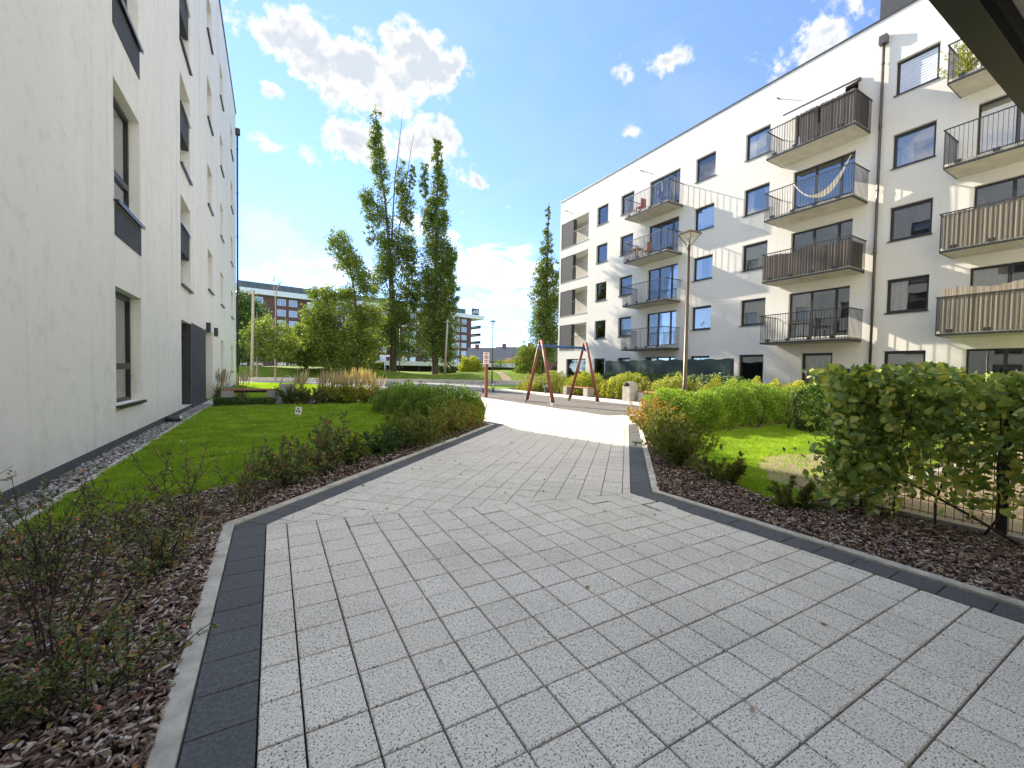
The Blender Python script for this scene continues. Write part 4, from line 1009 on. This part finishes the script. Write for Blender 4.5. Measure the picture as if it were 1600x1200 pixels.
SL=['tall thin-stemmed shrub nearest the gravel strip at the mulch corner','upright dark-stemmed shrub in the middle of the near mulch bed','small-leaved sprawling shrub in the lowest corner of the near bed','arching shrub trailing sprigs over the dark paving border','dense low shrub by the kerb bend','thin twiggy shrub at the grass edge behind the kerb bend','bare-stemmed shrub between the gravel edging and the kerb bend','low leafy shrub beside the arching one','wispy shrub at the edge of the mulch by the wall','small shrub tucked behind the kerb corner']
NB=[(-1.12,2.55,.70,.75,14),(-.78,2.35,.74,.55,12),(-.92,1.72,.46,1.0,22),(-.55,1.95,.40,1.5,15),(-.55,3.05,.48,.9,20),(-.55,3.95,.62,.8,17),(-1.15,3.45,.62,.8,14),(-.75,2.0,.36,1.1,16),(-1.45,2.05,.55,.8,13),(-.2,4.25,.52,.9,18)]
SL+=['thin shrub just behind the sprawling corner shrub','leafy shrub between the two tallest near shrubs','low twiggy shrub close to the pebbles','small upright shrub beside the grass edge of the near bed']
NB+=[(-1.05,2.05,.5,.9,12),(-.98,2.95,.52,.8,13),(-1.38,2.75,.42,.9,11),(-.85,3.65,.48,.8,12)]
for l,(x,y,h,sp,ns) in zip(SL,NB): twiggy('twiggy_shrub',l,(x,y,0),h,sp,max(7,int(ns*.8)),M_LF_COTO,.021,(.25 if 'trailing' in l else 0,0),.85,'sparse shrubs in the near bed')
# the diagonal bed, thicker towards the hedge
BL_=['first','second','third','fourth','fifth','sixth','seventh','eighth','ninth','tenth']
mats=[M_LF_COTO,M_LF_COTO,M_LF_OLIVE,M_LF_DARK,M_LF_OLIVE,M_LF_OLIVE,M_LF_MIX,M_LF_MIX,M_LF_MIX,M_LF_BARB]
for i in range(10):
    f=i/9; x=.15+3.35*f+random.uniform(-.08,.08); y=4.75+3.3*f+random.uniform(-.08,.12)
    twiggy('bed_shrub',BL_[i]+' shrub from the kerb bend in the row along the slanting kerb',(x,y,0),.46+.16*math.sin(i*1.9)+.05*f,.85,24+2*i,mats[i],.033,(0,0),1.35,'shrubs along the slanting kerb')
RL=['rusty orange barberry bush at the tip of the bed by the dark border','orange-brown barberry bush next to the hedge end','bronze bush in front of the long hedge end','green and bronze bush in the middle of the sun-side bed','loose green bush standing at the shade edge','dark-stemmed green bush nearest the kerb corner','low green bush between the kerb corner and the grass','thin low shrub at the grass edge near the fence hedge','small weedy shrub in the bark by the fence hedge']
RB=[(7.0,6.35,.66,.8,26,M_LF_BARB),(6.75,5.95,.70,.8,26,M_LF_BARB),(6.3,5.55,.66,.9,24,M_LF_BARB),(5.85,5.0,.66,.9,26,M_LF_OLIVE),(5.35,4.45,.64,.9,28,M_LF_OLIVE),(4.55,3.62,.60,.8,24,M_LF_OLIVE),(4.95,3.95,.58,.9,26,M_LF_OLIVE),(4.35,2.85,.36,1.1,16,M_LF_OLIVE),(4.1,2.0,.28,1.2,12,M_LF_OLIVE)]
for l,(x,y,h,sp,ns,mt) in zip(RL,RB): twiggy('bed_shrub',l,(x,y,0),h,sp,ns,mt,.034,(0,0),1.5,'shrubs in the sun-side bed')
# leafy hedge grown through the wire fence
def fence_hedge():
    t=thing('hedge','large-leaved hedge grown through the wire fence beside the bark bed','hedge',(4.7,1.2,0)); L=wl(t)
    P=[];parts=[]
    def seg(a,b,n,zlo,wd,hz):
        a=np.array(a);b=np.array(b); tt=rng.uniform(size=n); q=a+(b-a)*tt[:,None]; nn=np.array([-(b-a)[1],(b-a)[0]])/np.linalg.norm(b-a)
        off=rng.normal(0,wd,n); z=zlo(tt)+(hz-zlo(tt))*rng.beta(1.6,.95,n); bulge=1+.5*np.sin(tt*9+z*5)
        Q=np.stack([q[:,0]+nn[0]*off*bulge,q[:,1]+nn[1]*off*bulge,z+.05*np.sin(tt*17)],1); return Q
    P.append(seg((4.62,1.95),(4.68,1.45),3600,lambda t_:.03+0*t_,.17,1.26))
    P.append(seg((4.66,1.45),(4.72,-.3),5600,lambda t_:.22+.10*np.sin(t_*9)-.14*(t_<.3),.15,1.27))
    P.append(seg((4.8,2.02),(9.2,2.05),4600,lambda t_:.25+.1*np.sin(t_*14),.16,1.24))
    P.append(seg((4.6,2.0),(4.66,1.7),500,lambda t_:.0+0*t_,.22,.55))
    Pn=np.concatenate(P)-np.array(L)
    V,F=leaves(Pn,rng.uniform(.042,.090,len(Pn)),-.05,.62,.1,True); link('foliage',np_mesh('foliage',V,F),M_LF_BIG,t).location=(0,0,0)
    for k in range(18):
        if k<9: x,y=4.69+rng.normal()*.03,1.72-.25*k
        else: x,y=5.1+(k-9)*.45,2.03+rng.normal()*.04
        p=np.array([x,y,-.02])-np.array(L); pts=[p]
        for j in range(6): p=p+np.array([rng.normal()*.03,rng.normal()*.03,.2]); pts.append(p)
        parts.append(tri_tube(pts,list(np.linspace(.009,.003,7)),5))
        for j in range(3,6):
            q=pts[j]; parts.append(tri_tube([q,q+rng.normal(size=3)*.1,q+rng.normal(size=3)*.16],[.005,.004,.002],4))
    parts.append(tri_tube(np.array([(4.62,.72,0),(4.6,1.0,.16),(4.58,1.35,.33),(4.6,1.6,.38)])-np.array(L),[.012,.011,.009,.005],6))
    V,F=cat(parts); o=link('stems',np_mesh('stems',V,F,True),M_TWIG,t); o.location=(0,0,0); o['kind']='stuff'
fence_hedge()
# ornamental grasses behind the lawn
def plume_grass(label,x,y,h,n,mat=M_BLADE):
    t=thing('ornamental_grass',label,'ornamental grass',(x,y,0),'feather grasses behind the lawn'); N=n*7
    b=rng.normal(size=(N,2))*.09; a=rng.uniform(0,6.28,N); tl=np.abs(rng.normal(.35,.2,N)); H=h*rng.uniform(.35,.7,N)
    B=np.concatenate([b,np.zeros((N,1))],1); d=np.stack([np.cos(a)*tl,np.sin(a)*tl,np.ones(N)],1); s=np.stack([-np.sin(a),np.cos(a),0*a],1)*.006
    M1=B+d*H[:,None]*.55; E=B+d*H[:,None]*np.array([1.25,1.25,.95])
    V=np.stack([B-s,B+s,M1-s,M1+s,E],1).reshape(-1,3); q=np.arange(N)[:,None]*5; F=np.concatenate([q+[0,1,3],q+[0,3,2],q+[2,3,4]],1).reshape(-1,3)
    link('blades',np_mesh('blades',V,F),mat,t).location=(0,0,0)
    parts=[]
    for i in range(n):
        p=np.array([rng.normal()*.07,rng.normal()*.07,0]); e=p+np.array([rng.normal()*.10,rng.normal()*.10,h*rng.uniform(.8,1.05)])*1.0; e[:2]+=np.array([.06,-.02])*h
        dd=(e-p); parts.append(tri_tube([p,p+dd*.6],[.003,.0025],3)); parts.append(tri_tube([p+dd*.58,p+dd*.7,p+dd*.85,e],[.006,.018,.015,.003],5))
    V,F=cat(parts); link('plumes',np_mesh('plumes',V,F),M_PLUME,t).location=(0,0,0)
OG=[(-1.55,17.4,1.15,26,'tall feather grass against the white wall corner by the bench'),(-1.0,18.4,1.05,18,'loose feather grass behind the concrete bench'),(.75,15.75,1.15,22,'narrow feather grass clump next to the litter bin'),(1.45,15.6,1.1,26,'feather grass in the shade-lit part of the row'),(1.75,15.45,1.1,30,'feather grass at the middle of the row'),(2.1,15.5,1.15,34,'bushy feather grass past the row middle'),(2.4,15.4,1.2,34,'thick pale feather grass in full sun'),(2.75,15.4,1.2,32,'bright feather grass next to the row end'),(3.05,15.25,1.05,26,'last feather grass of the row before the plaza')]
for x,y,h,n,l in OG: plume_grass(l,x,y,h,n)
SH=[(.45,15.3,.62,M_LF_DARK,'dark wispy shrub just past the litter bin'),(.95,15.25,.6,M_LF_COTO,'small dark shrub in the row behind the lawn'),(1.35,15.1,.66,M_LF_COTO,'dark shrub before the feather grasses'),(1.8,15.1,.68,M_LF_MIX,'bronze-green shrub below the feather grasses'),(2.25,15.05,.7,M_LF_YELLOW,'yellowing shrub below the tallest feather grasses'),(2.7,15.0,.7,M_LF_YELLOW,'yellow sunlit shrub near the end of the grass row'),(3.1,14.9,.62,M_LF_BARB,'orange-brown shrub ending the grass row')]
for x,y,h,mt,l in SH: twiggy('border_shrub',l,(x,y,0),h,.7,22,mt,.045,(0,0),1.3,'shrubs behind the lawn',.006)
bush('ground_cover','low dark leafy plants in front of the concrete bench',(-.75,15.35,0),1.7,.5,.26,3500,.06,M_LF_DARK,0,.5,10,cat_='ground cover')
twiggy('balcony_plant','climbing plant in a box on the topmost balcony past the drainpipe',(21.3,5.25,11.75),1.5,.12,16,M_LF_YELLOW,.07,(0,0),1.2)
# ------------------------------------------------------------------ court furniture
def bench(label,loc,rz,L=1.7):
    t=thing('bench',label,'bench',loc); t.rotation_euler=(0,0,rz)
    def part(nm,mb,mt,bev=.008):
        o=link(nm,mb.mesh(nm),mt); o.parent=t
        b_=o.modifiers.new('b','BEVEL'); b_.width=bev; b_.segments=2
    for s in(0,L-.34): part('concrete_end',MB().box(s,s+.34,-.22,.22,0,.40),M_CONC,.015)
    for i in range(4): part('seat_slat',MB().box(.0 if L<1.4 else .02,L-.02,-.21+i*.108,-.21+i*.108+.096,.402,.448),M_SEATW,.006)
    part('seat_rail',MB().box(.34,L-.34,-.03,.03,.33,.40),M_STEEL)
    return t
def litter_bin(label,loc,rz,hood):
    t=thing('litter_bin',label,'litter bin',loc); t.rotation_euler=(0,0,rz)
    o=link('body',MB().box(-.23,.23,-.23,.23,0,.62).mesh('body'),M_CONC); o.parent=t; b_=o.modifiers.new('b','BEVEL'); b_.width=.015; b_.segments=2
    if hood:
        m=MB(); n=12
        for i in range(n):
            a0,a1=math.pi*i/n,math.pi*(i+1)/n
            m.poly([(.21*math.cos(a0),-.21,.62+.21*math.sin(a0)),(.21*math.cos(a0),.21,.62+.21*math.sin(a0)),(.21*math.cos(a1),.21,.62+.21*math.sin(a1)),(.21*math.cos(a1),-.21,.62+.21*math.sin(a1))])
        o=link('hood',m.mesh('hood'),M_CONC); o.parent=t; o.modifiers.new('s','SOLIDIFY').thickness=.02
        o=link('opening',MB().box(-.19,.19,-.2,.2,.60,.63).mesh('opening'),M_STEEL); o.parent=t
    else:
        m=MB().tube([(.2*math.cos(math.pi*i/14),0,.62+.28*math.sin(math.pi*i/14)) for i in range(15)],.014,6); o=link('hoop',m.mesh('hoop',True),M_SILLB); o.parent=t
        o=link('opening',MB().box(-.18,.18,-.18,.18,.60,.625).mesh('opening'),M_STEEL); o.parent=t
bench('concrete-ended wooden bench in front of the white wall corner, litter bin next to it',(-1.45,16.55,0),R(-3),1.62)
litter_bin('square concrete litter bin with a metal hoop beside the shaded bench',(.43,16.1,0),R(-8),False)
bench('concrete-ended wooden bench seen between the swing legs',(13.75,18.2,0),R(-92),2.1)
litter_bin('concrete litter bin with an arched hood at the hedge foot',(13.35,13.15,0),R(-92),True)
bench('concrete-ended wooden bench adjoining the hooded litter bin',(13.6,12.75,0),R(-92),1.9)
# swing frame
sw=thing('swing_frame','wooden A-frame swing with red-brown legs and blue crossbar on the grey playground','swing',(9.7,13.1,0))
for x in(8.66,10.75):
    for y0,y1 in((13.98,13.12),(12.22,13.02)):
        m=MB().tube([(x,y0,.10),(x,y1,2.36)],.062,10); lg=m.build('leg',M_WOODR,sw,True)
        f=MB().beam((x-.05,y0+.01,-.02),(x-.05,y0-.07*(1 if y0>13 else -1),.28),.03,.09,(1,0,0)); f.build('steel_foot',M_SILLB,lg)
    b_=MB().beam((x,13.28,2.12),(x,12.88,2.12),.09,.16); b_.build('bracket',M_BLUE,sw)
MB().tube([(8.55,13.08,2.16),(10.86,13.08,2.16)],.05,12).build('crossbar',M_BLUE,sw,True)
for x in(9.3,9.9):
    MB().beam((x,13.08,2.06),(x,13.08,2.14),.07,.07,(0,1,0)).build('swing_hanger',M_STEEL,sw)
# notice board on a wooden post
sg=thing('notice_sign','white playground notice board on a red-brown wooden post','sign',(8.35,17.0,0))
MB().box(8.29,8.41,16.94,17.06,.0,1.62).build('post',M_WOODR,sg,bevel=.01)
bd=MB().box(8.16,8.44,16.90,16.935,1.50,2.02).build('board',M_WHITEP,sg)
mt,g_=new_mat('notice_print'); finish(g_,(.42,.07,.05),.6)
for i,(w,z) in enumerate([(.20,1.95),(.22,1.86),(.16,1.82),(.22,1.78),(.19,1.74),(.22,1.66),(.14,1.62),(.2,1.57)]):
    MB().box(8.19,8.19+w,16.897,16.899,z-.012,z+(.014 if i else .03)).build('printed_line',mt,bd)
# spring riders
def rider(label,x,y,c1,c2):
    t=thing('spring_rider',label,'spring rider',(x,y,0)); m=MB(); n=60
    m.tube([(x+.09*math.cos(i*.62),y+.09*math.sin(i*.62),.02+i*.0055) for i in range(n)],.014,6); m.build('spring',M_STEEL,t,True)
    for s in(-.12,.12):
        m=MB(); pts=[(x-.33,.42),(x-.25,.34),(x+.22,.34),(x+.36,.46),(x+.34,.66),(x+.24,.80),(x+.14,.78),(x+.10,.60),(x-.12,.56),(x-.30,.62)]
        n0=len(pts); m.V=[(a,y+s-.012,z) for a,z in pts]+[(a,y+s+.012,z) for a,z in pts]; m.F=[tuple(range(n0)),tuple(reversed(range(n0,2*n0)))]+[(i,i+n0,(i+1)%n0+n0,(i+1)%n0) for i in range(n0)]
        b_=m.build('side_panel',c1,t)
        for q in range(7):
            a=x-.2+q*.08; z=.40+.05*(q%2)+(.14 if q>4 else 0); MB().box(a,a+.035,y+s-.016,y+s+.016,z,z+.035).build('spot',c2,b_)
    t.rotation_euler=(0,0,R(62)); t.scale=(.8,.8,.8)
    MB().box(x-.18,x+.12,y-.11,y+.11,.52,.55).build('seat',c2,t); MB().tube([(x+.2,y-.24,.70),(x+.2,y+.24,.70)],.015,8).build('handle',M_STEEL,t,True)
M_PINK=simple('pink_panel',(.45,.12,.20),.5); M_NAVY=simple('navy_panel',(.04,.05,.16),.5)
rider('pink and white spotted spring rider behind the notice post',9.6,19.9,M_PINK,M_WHITEP)
rider('dark blue spotted spring rider next to the pink one',10.6,20.7,M_NAVY,M_WHITEP)
rider('black and white spring rider in front of the far bench',12.9,18.9,M_STEEL,M_WHITEP)
# lamp posts
def lamp(label,x,y,h,s,z0=0):
    t=thing('lamp_post',label,'street lamp',(x,y,z0)); s0,s=s,s*.74; hb=h-.62*s
    MB().tube([(x,y,z0-.02),(x,y,z0+.9),(x,y,z0+.92),(x,y,z0+hb)],[.072*s0,.068*s0,.054*s0,.034*s0],14).build('pole',M_BRONZE,t,True)
    hd=MB().tube([(x,y,z0+hb-.03),(x,y,z0+hb+.10),(x,y,z0+hb+.12)],[.05*s,.065*s,.03*s],14).build('collar',M_BRONZE,t,True)
    for i in range(4):
        a=R(45+90*i); MB().beam((x+.05*s*math.cos(a),y+.05*s*math.sin(a),z0+hb+.08),(x+.37*s*math.cos(a),y+.37*s*math.sin(a),z0+h-.08),.022*s,.022*s).build('lantern_bar',M_BRONZE,hd)
    c=[(1,1),(-1,1),(-1,-1),(1,-1)]; r0,r1=.035*s,.255*s; m=MB()
    m.V=[(x+a*r0,y+b_*r0,z0+hb+.10) for a,b_ in c]+[(x+a*r1,y+b_*r1,z0+h-.085) for a,b_ in c]; m.F=[(i,(i+1)%4,4+(i+1)%4,4+i) for i in range(4)]; m.build('lantern_glass',M_LANT,hd)
    MB().box(x-.24*s,x+.24*s,y-.24*s,y+.24*s,z0+h-.096,z0+h-.083).build('diffuser',M_WHITEP,hd)
    m=MB(); r2=.29*s; m.V=[(x+a*r2,y+b_*r2,z0+h-.08) for a,b_ in c]+[(x+a*r2,y+b_*r2,z0+h-.05) for a,b_ in c]+[(x,y,z0+h+.06)]
    m.F=[(3,2,1,0),(0,1,5,4),(1,2,6,5),(2,3,7,6),(3,0,4,7),(4,5,8),(5,6,8),(6,7,8),(7,4,8)]; m.build('lantern_cap',M_BRONZE,t)
lamp('tall bronze lamp post with an open lantern behind the long clipped hedge',9.43,7.35,4.92,1.0)
lamp('distant lamp post with a lantern behind the spring riders',18.0,35.4,5.9,1.0)
lamp('slender lamp post on the bank in front of the tallest poplar trunk',11.4,43.6,4.9,.9,.9)
# small things by the left wall and lawn
t=thing('ground_spotlight','small black and silver spotlight on the pebbles at the wall foot','spotlight',(-1.86,11.1,0))
MB().tube([(-1.93,11.1,.075),(-1.70,11.1,.085)],.055,14).build('body',M_STEEL,t,True); MB().tube([(-1.70,11.1,.085),(-1.66,11.1,.086)],.058,14).build('rim',M_SILLB,t,True); MB().box(-1.9,-1.8,11.06,11.14,0,.05).build('bracket',M_STEEL,t)
t=thing('lawn_sign','small white notice card stuck in the lawn','sign',(.56,11.6,0))
o=MB().beam((.56,11.6,.03),(.52,11.6,.25),.16,.012,(0,1,0)); 
m=MB(); m.V=[(.47,11.60,.045),(.61,11.60,.025),(.63,11.62,.215),(.49,11.62,.235)]; m.V+= [(a,b_+.008,c) for a,b_,c in m.V]; m.F=[(0,1,2,3),(7,6,5,4),(0,4,5,1),(1,5,6,2),(2,6,7,3),(3,7,4,0)]; cd=m.build('card',M_WHITEP,t)
mt2,g_=new_mat('card_print'); finish(g_,(.12,.12,.12),.7)
for a,b_,w,h in((.50,.09,.03,.05),(.55,.08,.035,.06),(.52,.16,.05,.03)): MB().box(a,a+w,11.592+b_*.05,11.597+b_*.05,b_,b_+h).build('printed_mark',mt2,cd)
MB().tube([(.55,11.62,-.05),(.55,11.62,.08)],.006,6).build('stake',M_STEEL,t)
# wire fence inside the leafy hedge
fn=thing('wire_fence','dark welded wire mesh fence with square posts inside the leafy hedge','fence',(4.75,1.9,0))
def panel(a,b_):
    a=Vector((*a,0));b_=Vector((*b_,0)); L=(b_-a).length; d=(b_-a)/L; m=MB(); n=int(L/.05)
    for i in range(n+1): p=a+d*(i*L/n); m.beam(p+Vector((0,0,.06)),p+Vector((0,0,1.2)),.004,.004,(d.x,d.y,0))
    for z in np.arange(.08,1.22,.1): m.beam(a+Vector((0,0,z)),b_+Vector((0,0,z)),.005,.005)
    m.build('mesh_panel',M_STEEL,fn)['kind']='stuff'
pts=[(4.76,-.6),(4.76,.88),(4.76,1.9),(6.6,1.9),(8.6,1.9)]
for a,b_ in zip(pts,pts[1:]): panel(a,b_)
for x,y in pts+[(10.5,1.9)]: MB().box(x-.03,x+.03,y-.03,y+.03,-.02,1.28).build('post',M_STEEL,fn,bevel=.004)
panel(pts[-1],(10.5,1.9))
MB().box(4.72,4.80,-.6,1.86,-.02,.05).build('base_board',M_CONC,fn); MB().box(4.80,10.5,1.86,1.94,-.02,.05).build('base_board',M_CONC,fn)
# dark fabric screen round a ground-floor garden
sc=thing('garden_screen','dark green fabric privacy screen stretched along the garden of the ground-floor flat','screen',(19.2,16.5,0))
def screen():
    V=[];F=[];n=60
    for i in range(n+1):
        y=12.3+8.9*i/n; w=.03*math.sin(i*1.7)+.02*math.sin(i*.6)
        V+=[(19.2+w*.2,y,.1),(19.2+w,y,1.0),(19.2+w*.4,y,1.98+.03*math.sin(i*.9))]
    for i in range(n):
        for j in range(2): a=i*3+j; F.append((a,a+1,a+4,a+3))
    m=MB(); m.V=V; m.F=F; return m
M_TEAL=simple('dark_green_fabric',(.016,.034,.032),.95,var=.3,scale=3)
o=screen().build('fabric',M_TEAL,sc,True); o.modifiers.new('s','SOLIDIFY').thickness=.006
for y in np.arange(12.3,21.3,1.78): MB().box(19.21,19.26,y-.025,y+.025,0,2.0).build('post',M_STEEL,sc)
m=MB(); m.box(19.22,22.05,21.2,21.23,.1,1.95); m.build('side_panel',M_REEDD,sc)
# utility poles and a wire
def pole(label,x,y,z0,h,lean,mt):
    t=thing('utility_pole',label,'pole',(x,y,z0)); MB().tube([(x,y,z0-.1),(x+lean,y,z0+h)],[.13,.09],10).build('shaft',mt,t,True); MB().beam((x+lean*.96-.3,y+.2,z0+h*.96),(x+lean*.96+.3,y-.2,z0+h*.96),.07,.07).build('crossarm',mt,t)
pole('pale timber pole in front of the slim dense poplar',15.6,41.6,.85,5.6,.25,M_BIRCH)
pole('leaning pale pole among the trees by the white wall corner',-1.5,40.4,.4,7.0,.12,M_BIRCH)
t=thing('overhead_wire','thin overhead wire crossing above the old slate roofs','wire',(20,60,4))
MB().tube([(15.85+ (52-15.85)*i/12,41.6+(58-41.6)*i/12,6.3-.5*math.sin(math.pi*i/12)+.12*i) for i in range(13)],.022,5).build('cable',M_STEEL,t)
sgp=thing('street_sign','small white street sign on a thin pole by the road','sign',(9.0,39.6,0))
MB().tube([(9.0,39.6,0),(9.0,39.6,2.5)],.03,8).build('pole',M_SILLB,sgp,True); MB().beam((8.6,39.8,2.4),(9.4,39.4,2.4),.03,.16).build('plate',M_WHITEP,sgp)
# ------------------------------------------------------------------ distant buildings
# brick block: corners from the left end to the end wall
A=Vector((-8.5,118.3,0)); B=Vector((58.1,130.3,0)); Ud=(B-A).normalized(); FBk=Face(A,Ud,(Ud.y,-Ud.x,0)); LB=(B-A).length
bb=tag(link('apartment_building',None,None,None,A),'distant red-brick apartment block with a white fascia band and rooftop sign','building')
NF=7; FH=2.62; TOPZ=18.6
mb=MB(); FBk.box(mb,0,LB,0,TOPZ,-14,0); mb.build('wall',M_BRICK,bb)
mb=MB(); FBk.box(mb,-.8,LB+4.7,TOPZ,TOPZ+1.25,-14.3,1.0); mb.build('white_fascia',M_WHITEP,bb)
mb=MB(); FBk.box(mb,1.6,LB-2,TOPZ+1.25,TOPZ+3.0,-12,-.6); mb.build('glazed_penthouse',simple('penthouse_glazing',(.07,.085,.08),.35),bb)
mb=MB()
for i in range(34): FBk.box(mb,1.6+i*1.9,1.68+i*1.9,TOPZ+1.25,TOPZ+3.0,-.599,-.52)
mb.build('penthouse_mullions',M_STEEL,bb)['kind']='stuff'
mb=MB(); FBk.box(mb,LB-8.3,LB-7.3,0,TOPZ-.002,.0,1.0); mb.build('white_fin',M_WHITEP,bb)
wf=MB(); FBk.box(wf,0,1.9,0,1.6,.02,.10,False); wfm=wf.mesh('window'); wfm.materials.append(M_WHITEP)
wp=MB(); FBk.box(wp,.10,.60,.1,1.5,.09,.115,False);FBk.box(wp,.68,1.80,.1,1.5,.09,.115,False); wpm=wp.mesh('pane'); wpm.materials.append(M_GLASSD)
dk=MB(); FBk.box(dk,0,3.4,0,2.3,.012,.03,False); dkm=dk.mesh('loggia'); dkm.materials.append(M_FRAME)
dp=MB(); FBk.box(dp,-.1,3.5,-.35,.75,.04,.9,False); dpm=dp.mesh('parapet'); dpm.materials.append(M_BRICK)
def bwin(u,v):
    o=link('window',wfm,None,bb,FBk.p(u,v,0)); link('pane',wpm,None,o,FBk.p(u,v,0))
for k in range(NF):
    v=.75+k*FH
    us=[1.2,4.6,9.6,12.2,16.4]+[23.5,26.2,33.2,35.9,42.6,45.3,51.8,54.4]+[LB-6.6,LB-3.9]
    for u_ in us:
        if u_<LB: bwin(u_,v)
    for u_ in(18.9,29.0,38.6,48.2):
        o=link('loggia',dkm,None,bb,FBk.p(u_,v-.3,0)); link('parapet',dpm,None,o,FBk.p(u_,v-.3,0))
    o=link('loggia',dkm,None,bb,FBk.p(LB-12.2,v-.3,0)); link('parapet',dpm,None,o,FBk.p(LB-12.2,v-.3,0))
FE=Face(B,(-FBk.w.x,-FBk.w.y,0),tuple(Ud))
for k in range(1,NF):
    m=MB(); FE.box(m,.6,9.5,k*FH-.1,k*FH+.12,.02,4.4); o=m.build('end_balcony',M_CONC,bb)
    m=MB(); FE.box(m,.6,9.5,k*FH+.12,k*FH+.95,4.25,4.38); m.build('parapet',M_BRICK,o)
    m=MB(); FE.box(m,2.0,5.0,k*FH+.2,k*FH+2.2,.01,.05); m.build('balcony_glass',M_GLASSD,o)
m=MB(); FBk.box(m,LB+.3,LB+3.1,TOPZ+1.3,TOPZ+3.5,-.3,.0); sgb=m.build('sign_board',M_FRAME,bb)
cu=bpy.data.curves.new('sign_lettering','FONT'); cu.body='ATC'; cu.size=1.5; cu.extrude=.05; cu.shear=.25; cu.space_character=.92; cu.offset=.05; cu.materials.append(M_WHITEP)
o=bpy.data.objects.new('sign_lettering',cu); COL.objects.link(o); bpy.context.view_layer.update(); me_=bpy.data.meshes.new_from_object(o.evaluated_get(bpy.context.evaluated_depsgraph_get())); bpy.data.objects.remove(o); o=bpy.data.objects.new('sign_lettering',me_); COL.objects.link(o); o.parent=sgb; p_=Vector(FBk.p(LB+.42,TOPZ+1.9,.08)); o.location=p_-wl(sgb); o.rotation_euler=(R(90),0,math.atan2(Ud.y,Ud.x))
# long pale carport roof behind the bank
cp=thing('carport','long low pale-roofed carport in front of the brick block','carport',(20,64,0))
a=Vector((4,66.8,0));b_=Vector((36,57.6,0))
MB().beam(a+Vector((0,0,2.05)),b_+Vector((0,0,2.05)),5,.62).build('roof',M_WHITEP,cp)
for i in range(12):
    p=a+(b_-a)*((i+.5)/12); MB().box(p.x-.1,p.x+.1,p.y-2,p.y-1.8,0,1.75).build('post',M_STEEL,cp)
MB().beam(a+Vector((0,2.2,1)),b_+Vector((0,2.2,1)),.2,1.9).build('back_wall',M_STEEL,cp)
# terrace of old slate-roofed houses
hs=[(42.0,86,8,5.4,6.4),(46.5,82,7,5.0,6.6),(51,78.5,7,5.0,6.8),(55.5,75,7,5.0,7.0)]
HLb=['old slate-roofed house farthest along the row beside the brick block','old slate-roofed house second in the row','old slate-roofed house third in the row with a chimney','old slate-roofed house nearest the narrow poplar']
for (x,y,w,d,h),l in zip(hs,HLb):
    t=thing('old_house',l,'house',(x,y,0),'old houses in the distance'); t.rotation_euler=(0,0,R(-38))
    hb=h*.52
    def loc(nm,mb,mt):
        o=link(nm,mb.mesh(nm,fix=True),mt); o.parent=t; return o
    loc('wall',MB().box(-w/2,w/2,-d/2,d/2,0,hb),M_BRICKH)
    m=MB(); q=.35; m.V=[(-w/2-.1,-d/2-q,hb-.1),(w/2+.1,-d/2-q,hb-.1),(w/2+.1,d/2+q,hb-.1),(-w/2-.1,d/2+q,hb-.1),(-w/2-.1,0,h),(w/2+.1,0,h)]; m.F=[(0,1,5,4),(2,3,4,5),(0,4,3),(1,2,5),(3,2,1,0)]
    rf=loc('roof',m,M_SLATE)
    o=link('chimney',MB().box(-w*.3,-w*.3+.8,-.4,.4,h-.7,h+.7).mesh('chimney'),M_BRICKH); o.parent=rf
    for i in range(3):
        o=loc('window',MB().box(-w*.32+i*w*.28,-w*.32+i*w*.28+1.0,-d/2-.04,-d/2+.02,1.0,2.4),M_GLASSD)
